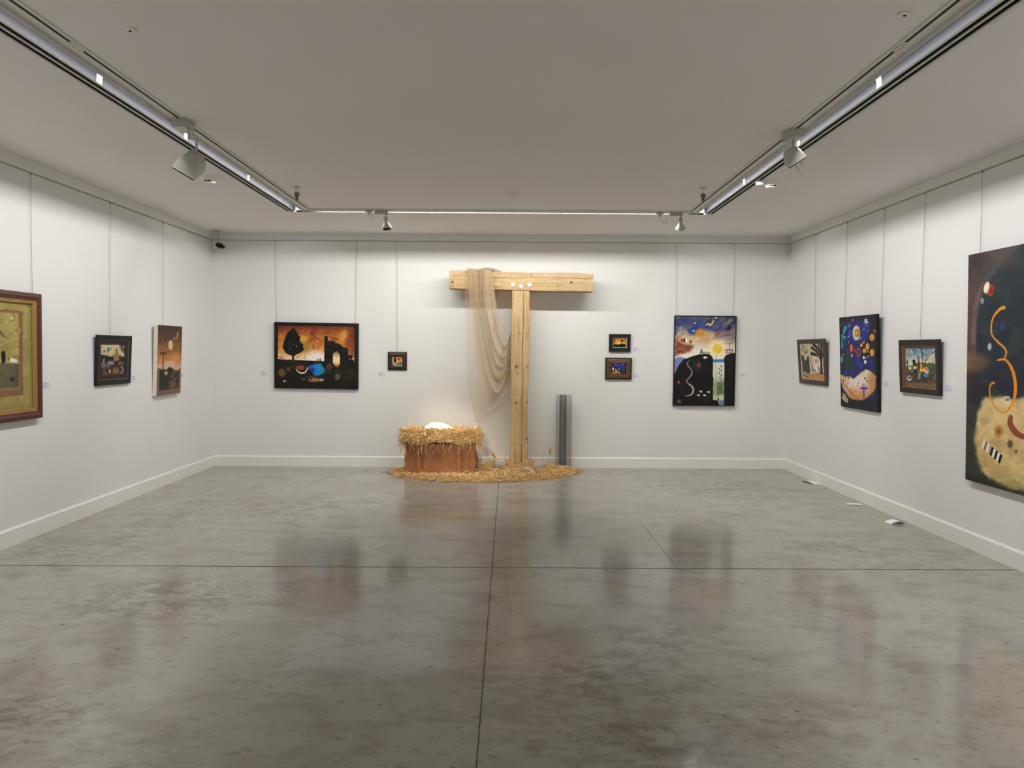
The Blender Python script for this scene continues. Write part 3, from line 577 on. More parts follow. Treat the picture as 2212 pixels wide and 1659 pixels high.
def art_pebbles():
    A = Art([(58,112),(652,60),(668,1598),(94,1502)], 240, 300, (40, 50, 128))
    A.cloud((30, 34, 84), 90, .45, .7, 2, .8); A.cloud((58, 74, 170), 60, .55, .72, 5, .7)
    e = np.minimum(np.minimum(A.u, 1-A.u)*6, np.minimum(A.v*9, (1-A.v)*4)); A.put(1-sstep(.1, .9, e), (36, 33, 36), .95); A.put(A.pmask([(560,120),(660,60),(660,720),(560,700),(540,480)], 30, 20), (38, 34, 38), .9); A.put(A.pmask([(420,520),(560,480),(640,700),(440,700)], 30, 10), (26, 24, 36), .7); A.put(sstep(1400, 1480, A.Y), (34, 34, 48), .7)
    B = A.pmask([(80,1000),(160,1040),(240,1030),(300,1075),(340,1040),(400,985),(450,955),(500,915),(560,940),(620,1000),(645,1040),(625,1240),(560,1330),(480,1395),(380,1420),(280,1400),(190,1320),(120,1200)], 20, 12, 3, 40)
    A.put(A.pmask([(70,980),(160,1020),(240,1010),(300,1055),(340,1020),(400,965),(500,890),(570,915),(650,1000),(640,1260),(480,1420),(280,1425),(110,1220)], 18, 12), (18, 17, 26), .9)
    A.grad([(930,(222,210,180)),(1060,(222,204,176)),(1160,(226,196,172)),(1280,(210,160,112)),(1420,(186,128,84))], B); A.put(A.el(350, 1130, 140, 90, None, 100)*B, (232, 216, 212), .8); A.put(A.el(600, 1120, 70, 180, None, 80)*B, (190, 130, 74), .8); A.put(A.el(130, 1080, 70, 120, None, 60)*B, (206, 150, 96), .7)
    K = (20, 18, 26)
    def peb(x, y, rx, ry, c, rot=0): A.el(x, y, rx+8, ry+10, K, 8, rot); A.el(x, y, rx, ry, c, 4, rot)
    T = [(195,440),(208,600),(245,720),(262,850),(230,960),(220,1080),(205,960),(150,870),(160,720),(180,580)]; A.poly([(p[0]+(6 if p[0] > 205 else -6), p[1]) for p in T], K, 8, .8, 8); A.poly(T, (50, 62, 52), 6, 1, 8, 7, 24); A.poly([(318,730),(335,800),(355,920),(325,1000),(300,920),(310,820)], (42, 50, 52), 8, 1, 8)
    TL = (66, 148, 150)
    A.line([(155,262),(130,350),(112,400),(112,470),(112,580)], [56,26,22,20,36], K, 6); A.line([(110,400),(158,425)], [20,62], K, 6); A.el(158, 288, 26, 50, TL, 5, .3); A.line([(150,310),(118,395)], [40,14], TL, 5); A.line([(80,375),(115,410)], [8,22], TL, 4); A.el(152, 422, 26, 28, TL, 5); A.line([(115,405),(150,420)], [18,30], TL, 4); A.line([(110,420),(112,590)], [16,22], TL, 5); A.el(112, 545, 14, 54, TL, 5)
    peb(108, 762, 22, 58, TL); peb(350, 352, 62, 118, (206, 196, 172)); A.el(352, 352, 32, 56, (90, 66, 36), 12); A.el(348, 352, 20, 40, (226, 170, 74), 6); A.el(390, 350, 18, 70, (176, 130, 70), 16)
    peb(268, 588, 23, 64, (226, 96, 62)); A.el(265, 580, 9, 44, (240, 130, 90), 6); peb(383, 660, 34, 74, (122, 44, 44)); A.el(383, 660, 34, 74, (190, 150, 120), 3, 0, .8, 3)
    for x, y, rx, ry, c, r in [(590,422,36,56,(220,152,48),0),(630,325,20,36,(130,84,58),0),(522,565,30,56,(214,158,64),0),(475,630,27,38,(220,156,52),0),(590,660,32,58,(222,156,50),0),(432,540,22,32,(222,166,60),.3),(464,500,16,28,(206,136,96),.4),(527,640,12,20,(206,150,96),0),(275,705,14,32,(196,166,130),.3),(320,632,10,24,(186,120,76),0),(465,738,16,28,(226,224,226),0),(487,805,19,32,(226,228,236),0),(536,720,12,18,(186,150,140),0),(499,744,8,10,(226,226,230),0),(232,235,15,34,(120,120,126),0),(290,150,10,22,(150,150,152),0),(222,495,11,24,(110,124,150),0),(582,800,10,22,(60,84,160),0),(124,886,9,20,(56,80,150),0),(375,895,12,32,(56,66,120),-.3),(85,240,18,44,(52,58,56),0)]: peb(x, y, rx, ry, c, r)
    A.el(238, 360, 16, 44, (52, 96, 200), 14); A.dots([(218,412),(128,688),(410,432)], 8, 11, (230, 232, 240)); A.line([(490,135),(485,180)], 16, (224, 224, 226)); A.line([(512,140),(505,195)], 16, (224, 224, 226)); A.line([(525,175),(518,200)], 12, (210, 210, 214)); A.line([(470,200),(520,245)], 18, (110, 110, 114)); A.line([(470,270),(470,305)], 10, (140, 150, 180)); A.line([(520,320),(535,300)], 10, (140, 150, 180))
    A.el(140, 1112, 9, 34, (40, 28, 20)); A.el(152, 1115, 8, 30, (236, 224, 206)); A.el(484, 1062, 9, 24, (50, 36, 26)); A.el(512, 1105, 9, 20, (70, 50, 36)); A.el(530, 1050, 6, 11, (110, 84, 60)); A.line([(450,1150),(455,1185),(490,1170)], [12,22,8], (140, 80, 44)); A.el(380, 1140, 7, 16, (100, 80, 70)); A.line([(362,1165),(370,1190),(385,1190)], 10, (190, 90, 90)); A.line([(225,1130),(195,1160),(200,1200)], 10, (176, 106, 70))
    A.line([(420,1220),(512,1220)], 30, (46, 40, 190), 4); A.line([(466,1230),(466,1360)], [22,14], (52, 44, 160), 4); A.line([(268,1180),(262,1390)], 5, (130, 84, 56)); A.el(298, 1285, 6, 14, (130, 90, 66))
    for i in range(15):
        x = 145+i*18; y = 1170+i*17.5; A.el(x, y, 8, 7, (40, 24, 20), 4, .5)
    A.poly([(120,1290),(150,1300),(215,1400),(205,1455),(160,1430),(105,1370)], (196, 170, 136), 5); A.line([(132,1305),(120,1360)], 12, (40, 32, 26)); A.line([(160,1340),(150,1400)], 9, (130, 104, 84)); A.line([(185,1370),(175,1425)], 9, (110, 90, 76)); A.dots([(550,1280),(600,1272)], 10, 9, (190, 186, 170))
    A.letters('AB', 610, 1525, 34, 5, (80, 74, 76)); A.mottle(.09, 20); return A

def art_shards():
    A = Art([(240,305),(1005,285),(1037,1422),(265,1345)], 150, 130, (124, 100, 72))
    A.cloud((108, 88, 62), 90, .45, .7, 2, .6, None, (3, 1)); A.poly([(268,352),(985,350),(1015,1280),(300,1235)], (40, 34, 30), 8); A.grad([(355,(120,144,168)),(500,(140,164,180)),(620,(176,186,184)),(700,(206,206,188)),(800,(214,214,190))], A.pmask([(278,362),(978,360),(1000,760),(290,820)], 6))
    A.cloud((96, 126, 162), 70, .5, .7, 5, .7, 1-sstep(480, 600, A.Y)); A.poly([(290,815),(440,810),(560,745),(720,720),(860,735),(1000,760),(1010,1000),(830,1060),(640,1000),(440,1015),(300,1010)], (80, 92, 54), 6, 1, 5)
    E = A.poly([(298,1015),(440,1030),(600,985),(720,1080),(840,1060),(1005,1000),(1012,1278),(302,1235)], (70, 56, 48), 6); A.cloud((124, 108, 92), 60, .5, .7, 11, .7, E); A.line([(520,1170),(640,1180),(740,1170),(860,1230),(940,1210),(945,1100)], [8,20,16,10,8,10], (46, 34, 28), 6); A.line([(810,1215),(900,1240),(950,1190),(930,1090)], 10, (150, 140, 96), 4)
    A.poly([(545,740),(600,730),(610,900),(570,985),(540,960)], (100, 84, 66), 6); A.poly([(320,640),(340,680),(336,790),(314,800),(306,720)], (24, 26, 28), 5); A.poly([(445,660),(520,650),(535,820),(470,825)], (30, 28, 26), 5); A.poly([(475,830),(535,825),(545,900),(485,905)], (224, 212, 180), 4); A.poly([(475,910),(545,905),(550,1000),(475,1000)], (34, 36, 26), 5); A.poly([(352,840),(425,835),(428,912),(362,916)], (230, 206, 170), 5); A.el(390, 876, 24, 30, (236, 190, 150), 8); A.line([(462,820),(470,975)], 7, (206, 206, 170))
    A.line([(600,560),(608,760),(618,960)], [16,40,14], (64, 46, 36), 5); A.poly([(640,600),(660,600),(690,715),(645,720)], (226, 212, 180), 5); A.poly([(690,630),(730,630),(750,715),(700,720)], (222, 210, 180), 5); A.line([(560,460),(552,640)], 7, (90, 110, 130)); A.line([(560,600),(590,560),(560,480)], 8, (80, 100, 126))
    A.line([(680,365),(665,430),(710,520),(680,590),(700,700)], [30,28,36,30,18], (50, 56, 66), 5); A.line([(785,365),(780,420)], 16, (50, 54, 62)); A.line([(775,490),(778,540),(810,580)], 20, (52, 56, 66)); A.poly([(740,680),(860,560),(960,380),(975,420),(860,600),(760,700)], (100, 72, 50), 6); A.poly([(760,715),(930,470),(955,480),(950,570),(800,765)], (224, 196, 150), 6); A.el(940, 400, 24, 34, (220, 220, 222), 8); A.line([(925,380),(955,420)], 9, (60, 60, 60)); A.poly([(700,620),(780,590),(740,680)], (180, 150, 160), 10)
    A.el(352, 465, 26, 44, (196, 124, 100), 10); A.el(345, 415, 16, 34, (206, 140, 110), 10); A.line([(340,530),(375,580),(410,515)], 12, (96, 66, 50)); A.el(478, 400, 17, 28, (16, 18, 26)); A.el(512, 447, 11, 18, (16, 18, 26)); A.dots([(305,460),(430,410),(452,465),(316,420),(420,450)], 11, 11, (240, 240, 240)); A.el(472, 560, 16, 24, (196, 210, 216), 8); A.el(843, 470, 10, 26, (190, 130, 120), 6, .4)
    A.poly([(630,780),(660,740),(690,830),(715,870),(720,975),(615,960),(640,860)], (236, 170, 50), 6); A.poly([(630,905),(715,900),(718,965),(640,960)], (246, 196, 40), 5); A.line([(650,800),(665,840)], 12, (190, 70, 40)); A.poly([(655,860),(700,850),(730,870),(680,895)], (196, 60, 34), 5); A.poly([(725,890),(760,840),(800,840),(835,920),(830,1010),(790,1015),(725,960)], (232, 196, 150), 6); A.el(785, 898, 26, 60, (206, 96, 54), 8, -.4); A.poly([(705,1015),(825,1025),(830,1070),(800,1110),(740,1108),(708,1070)], (44, 142, 174), 6); A.poly([(610,985),(662,990),(625,1180),(570,1145)], (150, 146, 146), 6); A.line([(640,1020),(600,1140)], 6, (90, 86, 88))
    A.el(890, 920, 20, 30, (56, 56, 120), 8); A.el(962, 885, 24, 44, (58, 60, 150), 10, .3); A.line([(925,700),(955,700),(935,735),(960,755)], 11, (60, 66, 46)); A.el(375, 1140, 64, 76, (200, 204, 196), 8); A.letters('AB', 335, 1085, 74, 12, (24, 22, 20)); A.poly([(950,1060),(1000,1030),(1005,1160)], (130, 120, 80), 8); A.dots([(560,830),(435,960),(560,850)], 9, 9, (226, 226, 210)); A.mottle(.08, 26); return A

def art_serpent():
    A = Art([(136,143),(786,5),(817,1686),(105,1482)], 270, 400, (40, 48, 52))
    A.grad([(140,(38,50,54)),(400,(36,50,54)),(700,(34,42,52)),(1000,(36,42,52)),(1300,(44,48,46))])
    pur = A.pmask([(60,150),(470,40),(395,130),(330,200),(265,290),(222,370),(198,450),(186,540),(182,640),(186,760),(170,880),(130,1010),(60,1010)], 12, 5)
    A.put(pur, (78, 60, 58)); A.put(A.el(170, 190, 110, 90, None, 90)*pur, (54, 42, 42), .9)
    A.put(A.line([(480,50),(395,120),(325,195),(255,290),(208,380),(185,460),(172,560),(168,660)], 40, (0,0,0), 36, 0.0)*pur, (124, 98, 94), .8); A.cloud((96, 72, 68), 50, .5, .7, 5, .5, pur, (.6, 1.6), -.5)
    A.put(A.el(350, 170, 70, 60, None, 60), (118, 94, 64), .7); A.put(A.el(150, 780, 110, 60, None, 60), (130, 94, 58), .7); A.put(A.el(480, 420, 240, 330, None, 160), (30, 40, 46), .8); A.cloud((58, 64, 66), 60, .5, .72, 8, .5); A.put(A.el(150, 930, 70, 90, None, 60), (44, 36, 38), .8)
    B = A.pmask([(195,1060),(240,1000),(330,985),(420,1000),(560,960),(760,940),(790,1640),(520,1560),(400,1545),(260,1480),(190,1400),(165,1250)], 20, 20, 3, 50); A.grad([(990,(214,190,130)),(1200,(216,186,128)),(1400,(206,176,110)),(1560,(160,150,96))], B); A.cloud((230, 202, 140), 80, .5, .7, 12, .7, B); A.cloud((176, 146, 100), 60, .52, .72, 15, .5, B)
    A.put(A.pmask([(100,1020),(190,1030),(165,1250),(200,1410),(280,1500),(420,1560),(600,1600),(600,1700),(90,1500)], 20, 14), (54, 60, 48), .85); A.put(A.pmask([(90,1440),(240,1480),(420,1580),(600,1640),(600,1700),(80,1520)], 20, 14), (34, 38, 36), .7)
    A.poly([(238,302),(252,288),(264,294),(274,312),(292,316),(299,334),(294,362),(284,384),(266,391),(256,376),(232,368),(223,350),(228,322)], (56, 36, 26), 7); A.poly([(240,305),(252,292),(262,298),(273,316),(289,320),(295,336),(290,360),(281,380),(267,386),(258,372),(235,364),(227,348),(231,324)], (176, 112, 54), 3); A.el(248, 334, 15, 34, (238, 226, 210), 4, .25); A.el(277, 348, 13, 32, (136, 30, 26), 4, .25); A.el(222, 412, 11, 18, (130, 146, 140), 8); A.el(268, 686, 12, 22, (176, 184, 190), 8); A.el(342, 568, 13, 22, (38, 54, 130), 8)
    O = (226, 142, 40)
    A.line([(350,452),(325,465),(290,510),(277,570),(285,620),(320,660),(352,690),(368,720),(358,755)], [22,16,10,9,9,11,12,10,8], O, 3); A.line([(318,768),(358,764),(385,790),(408,840),(420,900),(422,960),(410,1020),(380,1070),(355,1085),(325,1070),(290,1030),(272,980),(270,930),(285,905),(296,905)], [10,12,14,18,18,18,14,10,10,8,8,8,8,12,14], (238, 140, 30), 3); A.el(350, 455, 9, 10, (190, 170, 40))
    A.poly([(360,986),(390,986),(390,1028),(360,1028)], (226, 214, 200), 2); A.letters('AB', 365, 996, 18, 3, (40, 34, 34), 1.5)
    A.line([(398,1110),(395,1150),(420,1195),(455,1225),(520,1240)], [24,34,36,34,20], (148, 74, 50), 4); A.el(326, 1198, 27, 38, (190, 140, 66), 14); A.el(326, 1198, 13, 18, (150, 100, 44), 8); A.el(396, 1275, 17, 24, (100, 86, 64), 10); A.el(432, 1320, 9, 11, (110, 96, 72), 6)
    for k, c in enumerate([(236,228,216),(150,120,84),(240,232,222),(196,166,116),(24,20,20),(244,240,232),(28,22,22),(244,240,234),(24,18,18)]):
        x0 = 232+k*13.2; y0 = 1244+k*11.2; A.poly([(x0,y0),(x0+13.2,y0+11.2),(x0-2,y0+62),(x0-15,y0+50)], c, 1.5)
    A.mottle(.07, 22); return A
P_SIDE, P_BACK, EXPO = 116.0, 61.0, 0.0
WARM = (1.0, .82, .62)
SPOT_EGG = (240, 30, 1.0, (1.0, .86, .70))
SPOT_HILL = (34, 36, 1.0, WARM)
SPOT_CROSS = (150, 7, 1.0, (1.0, .56, .15), .04)
SPOT_STRAW = (520, 10, 1.0, (1.0, .88, .72), .04)
# ------------------------------------------------------------------ the room
b = MB().quad((XL,YF,0), (XR,YF,0), (XR,YB,0), (XL,YB,0)); struct(b.build('floor', M['floor']))
def wall(name, a, c, inward):
    b = MB(); (x0, y0), (x1, y1) = a, c; t = .12; nx, ny = inward
    b.hexa([(x0,y0,0),(x1,y1,0),(x1-nx*t,y1-ny*t,0),(x0-nx*t,y0-ny*t,0),(x0,y0,H+.2),(x1,y1,H+.2),(x1-nx*t,y1-ny*t,H+.2),(x0-nx*t,y0-ny*t,H+.2)])
    return struct(b.build(name, M['wall']))
wall('wall_back', (XL,YB), (XR,YB), (0,-1)); wall('wall_left', (XL,YF), (XL,YB), (1,0)); wall('wall_right', (XR,YB), (XR,YF), (-1,0)); wall('wall_front', (XR,YF), (XL,YF), (0,1))
# U-shaped lighting recess in the ceiling: s runs from its inner edge outwards
YI = 7.87                                    # inner edge of the back arm
def xin(y): return 1.845+.0095*(y-3.17)      # inner edge of the right arm
def PL(s, y, z): return (-2.10-s, y, z)
def PR(s, y, z): return (xin(y)+s, y, z)
SW, SO = .22, .315                           # width of light recess, width with the air slots
b = MB(); z = H
b.quad((XL,YF,z), (XL,YB,z), (-2.10-SO,YB,z), (-2.10-SO,YF,z)); b.quad(PR(SO,YF,z), PR(SO,YB,z), (XR,YB,z), (XR,YF,z))
b.quad((-2.10-SO,YI+SW,z), (-2.10-SO,YB,z), PR(SO,YB,z), PR(SO,YI+SW,z)); b.quad((-2.10,YF,z), (-2.10,YI,z), PR(0,YI,z), PR(0,YF,z))
b.quad((XL,YF,H+.16), (XL,YB,H+.16), (XR,YB,H+.16), (XR,YF,H+.16))  # unseen lid above the recess, added to block light
struct(b.build('ceiling', M['ceiling']))
def trim_run(name, prof, side, mat):
    """prof: (off, z) polygon; off measured from the wall into the room"""
    n = len(prof)
    if side == 'back': e = [[(XL+o, YB-o, zz) for o, zz in prof], [(XR-o, YB-o, zz) for o, zz in prof]]
    elif side == 'left': e = [[(XL+o, YF, zz) for o, zz in prof], [(XL+o, YB-o, zz) for o, zz in prof]]
    else: e = [[(XR-o, YB-o, zz) for o, zz in prof], [(XR-o, YF, zz) for o, zz in prof]]
    fs = [(i, (i+1) % n, n+(i+1) % n, n+i) for i in range(n)]+[tuple(range(n))[::-1], tuple(range(n, 2*n))]
    return struct(MB().add(e[0]+e[1], fs).build(name, mat))
for i, sd in enumerate(('left', 'back', 'right')):
    trim_run('baseboard_'+sd, [(0,0),(.017,0),(.017,.122),(.006,.136),(0,.136)], sd, M['trim'])
    trim_run('trim_%d' % (i+1), [(0,2.912),(.012,2.912),(.012,3.0),(0,3.0)], sd, M['wall'])
    trim_run('trim_%d' % (i+4), [(0,2.905),(.009,2.905),(.009,2.912),(0,2.912)], sd, M['rail'])

# ------------------------------------------------------------------ recessed lights and track
def run(P, s0, s1, z0, z1, y0=YF, y1=None, mb=None):
    b = mb or MB(); ye = lambda s: (YI+s if y1 is None else y1)
    b.hexa([P(s0,y0,z0),P(s1,y0,z0),P(s1,ye(s1),z0),P(s0,ye(s0),z0),P(s0,y0,z1),P(s1,y0,z1),P(s1,ye(s1),z1),P(s0,ye(s0),z1)]); return b
def back(s0, s1, z0, z1, mb=None):
    b = mb or MB(); A = lambda s, zz: (-2.10-s, YI+s, zz); C = lambda s, zz: (xin(YI+s)+s, YI+s, zz)
    b.hexa([A(s0,z0),C(s0,z0),C(s1,z0),A(s1,z0),A(s0,z1),C(s0,z1),C(s1,z1),A(s1,z1)]); return b
REFL = [(.1955,2.994),(.192,3.03),(.184,3.06),(.165,3.085),(.135,3.10),(.098,3.10)]
def curve_strip(F0, F1, prof): 
    n = len(prof); vs = [F0(s, zz) for s, zz in prof]+[F1(s, zz) for s, zz in prof]
    return MB().add(vs, [(i, i+1, n+i+1, n+i) for i in range(n-1)], 0, True)
def light_arm(P, side, label, ribs):
    t = thing('recessed_linear_light', label, 'light', P(.1, 2.5, H), group='recessed linear lights')
    L = Vector(t.location)
    def put(name, mb, mat): o = mb.build(name, mat); o.parent = t; o.matrix_parent_inverse = Matrix.Translation(-L); return o
    bb = run(P, .055, .096, H-.004, H+.008); run(P, .096, .100, H-.020, H+.008, mb=bb); put('cover_panel', bb, M['white_metal'])  # panel plus a thin inner blade added to hide the lamp strip from the floor
    put('edge_strip', run(P, .197, .208, H-.005, H+.01), M['white_metal'])
    put('reflector', curve_strip(lambda s, zz: P(s, YF, zz), lambda s, zz: P(s, 7.99, zz), REFL), M['reflector'])
    put('end_cap', MB().add([P(.100,7.988,H), P(.192,7.988,H), P(.184,7.988,3.06), P(.135,7.988,3.10), P(.100,7.988,3.10)], [(0,1,2,3,4)]), M['rib'])
    put('end_cap', MB().box(*[(min(a,c), min(d,e), f) for a,d,f,c,e in []] or (P(.196,8.0,H-.012) if P is PR else P(.207,8.0,H-.012), P(.207,8.03,H-.006) if P is PR else P(.196,8.03,H-.006))), M['rib'])
    for y in ribs:
        r2 = [(s-(.0012 if s > .15 else 0), zz-(.0012 if s < .17 else 0)) for s, zz in REFL]
        put('lamp_joint', curve_strip(lambda s, zz: P(s, y-.03, zz), lambda s, zz: P(s, y+.03, zz), r2[:5]), M['rib'])
    k = thing('lighting_track', 'white lighting track with dark groove along inner edge of %s light' % side, 'track', P(.03, 2.5, H), group='lighting tracks'); K = Vector(k.location)
    def putk(name, mb, mat): o = mb.build(name, mat); o.parent = k; o.matrix_parent_inverse = Matrix.Translation(-K); return o
    b = run(P, 0, .016, H-.006, H+.03); run(P, .036, .055, H-.006, H+.03, mb=b); run(P, .016, .036, H+.022, H+.03, mb=b); putk('channel', b, M['white_metal'])
    ysp = 3.71 if P is PL else 3.64
    b = run(P, .0162, .0358, H-.003, H+.010, YF, ysp-.06); run(P, .0162, .0358, H-.003, H+.010, ysp+.06, YI-.05, b); putk('groove', b, M['dark_slot'])
    putk('splice', run(P, .012, .040, H-.006, H+.004, ysp-.055, ysp+.055), M['white_metal'])
    d = thing('air_slot_diffuser', 'long white air diffuser with two black slots along outer edge of %s light' % side, 'air vent', P(.26, 2.5, H), group='linear air diffusers'); Dl = Vector(d.location)
    def putd(name, mb, mat): o = mb.build(name, mat); o.parent = d; o.matrix_parent_inverse = Matrix.Translation(-Dl); return o
    b = MB()
    for s0, s1 in ((.208, .216), (.249, .259), (.292, .315)): run(P, s0, s1, H-.004, H+.02, YF, 8.04, b)
    run(P, .208, .315, H-.004, H+.02, 8.04, 8.09, b); putd('frame', b, M['white_metal'])
    for s0, s1 in ((.216, .249), (.259, .292)): putd('slot', run(P, s0, s1, H+.004, H+.012, YF, 8.04), M['black'])
light_arm(PL, 'left', 'long recessed light trough running down the left side of the ceiling', (2.0, 3.1, 4.21, 5.315, 6.57))
light_arm(PR, 'right', 'long recessed light trough running down the right side of the ceiling', (2.0, 3.1, 4.18, 5.36, 6.617))
t = thing('recessed_linear_light', 'short recessed light trough crossing the ceiling in front of the back wall', 'light', (0, YI+.1, H), group='recessed linear lights')
def put(name, mb, mat): o = mb.build(name, mat); o.parent = t; o.matrix_parent_inverse = Matrix.Translation((0, -YI-.1, -H)); return o
bb = back(.055, .096, H-.004, H+.008); back(.096, .100, H-.012, H+.008, bb); put('cover_panel', bb, M['white_metal']); put('edge_strip', back(.198, .22, H-.004, H+.01), M['white_metal'])  # back panel, with a shorter blade added to shield its lamp strip
put('reflector', curve_strip(lambda s, zz: (-2.10-s, YI+s, zz), lambda s, zz: (xin(YI+s)+s, YI+s, zz), REFL), M['reflector_back'])
for x in (-.841, .596): put('lamp_joint', curve_strip(lambda s, zz: (x-.02, YI+s-.004, zz-.004), lambda s, zz: (x+.02, YI+s-.004, zz-.004), [(.192,2.997)]+REFL[:4]), M['rib'])
k = thing('lighting_track', 'white lighting track crossing in front of the back wall with two small spotlights', 'track', (0, YI+.03, H), group='lighting tracks')
def put(name, mb, mat): o = mb.build(name, mat); o.parent = k; o.matrix_parent_inverse = Matrix.Translation((0, -YI-.03, -H)); return o
b = back(0, .016, H-.012, H+.03); back(.036, .055, H-.012, H+.03, b); back(.016, .036, H+.022, H+.03, b); put('channel', b, M['white_metal']); put('groove', back(.017, .035, H+.006, H+.010), M['dark_slot'])

def strip_lamp(name, c, along, d, length, power, width=.014):
    l = bpy.data.lights.new(name, 'AREA'); l.shape = 'RECTANGLE'; l.size = length; l.size_y = width; l.energy = power; l.color = (1.0, .990, .955) if 'back' in name else (1.0, .990, .990)
    o = bpy.data.objects.new(name, l); COL.objects.link(o)
    zc = -Vector(d).normalized(); xc = Vector(along).normalized(); yc = zc.cross(xc)
    m = Matrix((xc, yc, zc)).transposed().to_4x4(); m.translation = c; o.matrix_world = m; return o
AN = math.radians(56); ca, sa = math.cos(AN), math.sin(AN); ZL = 3.010
strip_lamp('tube_light_left', (-2.10-.111, 2.5, ZL), (0,1,0), (-ca,0,-sa), 10.9, P_SIDE)
strip_lamp('tube_light_right', (xin(2.5)+.111, 2.5, ZL), (.0095,1,0), (ca,-.0095*ca,-sa), 10.9, P_SIDE)
strip_lamp('tube_light_back', (-.11, YI+.111, ZL), (1,0,0), (0,ca,-sa), 3.95, P_BACK)
def spot(name, loc, aim, power, deg, blend, col, r=.03):
    l = bpy.data.lights.new(name, 'SPOT'); l.energy = power; l.spot_size = math.radians(deg); l.spot_blend = blend; l.color = col; l.shadow_soft_size = r
    o = bpy.data.objects.new(name, l); COL.objects.link(o); o.location = loc
    o.rotation_euler = (Vector(aim)-Vector(loc)).to_track_quat('-Z', 'Y').to_euler(); return o
spot('spot_light_egg', (-1.29, 7.96, 2.79), (-.86, 9.12, .55), *SPOT_EGG)
spot('spot_light_hill', (1.83, 7.99, 2.81), (2.50, 9.53, 1.36), *SPOT_HILL)
spot('spot_light_straw', (-1.1, 1.2, 2.9), (-.45, 8.9, .35), *SPOT_STRAW)
spot('spot_light_cross', (.5, 1.7, 2.9), (.14, 9.2, 2.18), *SPOT_CROSS)

# ------------------------------------------------------------------ spotlights on the tracks
def aim_mat(d, roll=0.0): return (Vector(d).to_track_quat('-Z', 'Y') @ Quaternion((0,0,1), roll)).to_matrix()
def flood(label, P, y, pts, head, aim, roll, rods=False, k=1.0):
    o0 = P(.030, y, H); t = thing('track_floodlight', label, 'spotlight', o0, group='large track floodlights'); L = Vector(o0)
    sg = -1 if P is PL else 1
    MB().box((-.046, -.070, -.060), (.046, .070, -.004)).build('track_adapter', M['lamp_metal'], t, .004)
    MB().tube([Vector(p)-L for p in pts], .0085, 8).build('arm', M['lamp_metal'], t)
    R = aim_mat(aim, roll); hc = Vector(head)-L
    prof = [(.022,.0),(.045,-.012),(.068,-.045),(.083,-.085),(.092,-.130)]
    b = MB(); rings = []
    for r, zz in prof:
        r *= k; zz *= k
        rings.append([R @ Vector((sx*r, sy*r*.82, zz))+hc for sx, sy in ((-1,-1),(1,-1),(1,1),(-1,1))])
    vs = [p for rg in rings for p in rg]; n = len(rings)
    fs = [(i*4+j, i*4+(j+1) % 4, i*4+4+(j+1) % 4, i*4+4+j) for i in range(n-1) for j in range(4)]+[(3,2,1,0)]
    hood = b.add(vs, fs).build('hood', M['lamp_metal'], t)
    b = MB(); r = .088*k
    v = [R @ Vector((sx*r, sy*r*.82, zz))+hc for zz in (-.128*k, -.139*k) for sx, sy in ((-1,-1),(1,-1),(1,1),(-1,1))]
    b.hexa(v); b.build('black_rim', M['black'], hood)
    if rods:
        for dx in (-.018, .018):
            a = R @ Vector((dx, 0, -.13*k))+hc; MB().tube([a, a+Vector((.075, .03, -.085))], .0022, 6).build('rod', M['wire'], hood)
    return t
flood('large grey floodlight with flared hood aimed at the left wall', PL, 4.90, [(-2.076,4.86,2.945),(-2.076,4.86,2.875),(-2.027,4.86,2.871),(-2.029,4.86,2.79)], (-2.032,4.86,2.785), (-.55,.42,-.70), math.radians(45))
flood('grey floodlight on the right track seen from behind with two thin rods', PR, 5.02, [(1.885,5.00,2.945),(1.888,5.00,2.89),(1.870,5.00,2.875)], (1.858,5.00,2.875), (.55,.30,-.62), math.radians(45), True, .72)

def small_spot(label, x, aim, snoot):
    t = thing('track_spotlight', label, 'spotlight', (x, YI+.05, H), group='small track spotlights')
    MB().box((-.068, -.02, -.05), (.068, .02, -.004)).build('track_adapter', M['lamp_metal'], t, .004)
    hx = .045; MB().tube([(hx, 0, -.05), (hx+.004, 0, -.085)], .009, 8).build('arm', M['lamp_metal'], t)
    R = aim_mat(aim); c = Vector((hx+.002, -.005, -.085))
    MB().lathe([(.004,.012),(.020,.008),(.022,-.045),(.026,-.055)], 20, c, 0, R).build('lamp_holder', M['lamp_metal'], t)
    bell = MB().lathe([(.024,-.052),(.030,-.062),(.052,-.098),(.053,-.108),(.046,-.110)], 24, c, 0, R).build('lamp_bell', M['lamp_metal'], t)
    MB().lathe([(.044,-.106),(.044,-.132 if snoot else -.114),(.036,-.134 if snoot else -.115)], 24, c, 0, R).build('lens', M['black_gloss'], bell)
    return t
small_spot('small grey spotlight on the back track over the egg crate with black snoot', -1.362, (.12, .10, -1), True)
small_spot('small grey spotlight on the back track turned to the hill picture', 1.765, (.12, .62, -.78), False)
def connector(label, x, cord):
    t = thing('track_connector', label, 'connector', (x, YI+.045, H), group='track connectors')
    b = MB().box((-.036, -.014, -.030), (.036, .014, -.004)); b.box((-.012, -.012, -.055), (.014, .012, -.03)); b.build('housing', M['lamp_metal'], t, .003)
    MB().tube([(p[0], -.012, p[1]) for p in cord], .0028, 6).build('cord', M['cord'], t)
connector('small cable connector left of the spotlight over the egg crate', -1.49, [(0,-.05),(.006,-.075),(.022,-.095),(.034,-.085),(.040,-.05),(.06,-.03)])
connector('small cable connector with long looped cord left of the hill picture spotlight', 1.588, [(0,-.05),(.010,-.085),(.028,-.115),(.048,-.122),(.062,-.112),(.072,-.08),(.076,-.05),(.098,-.03)])
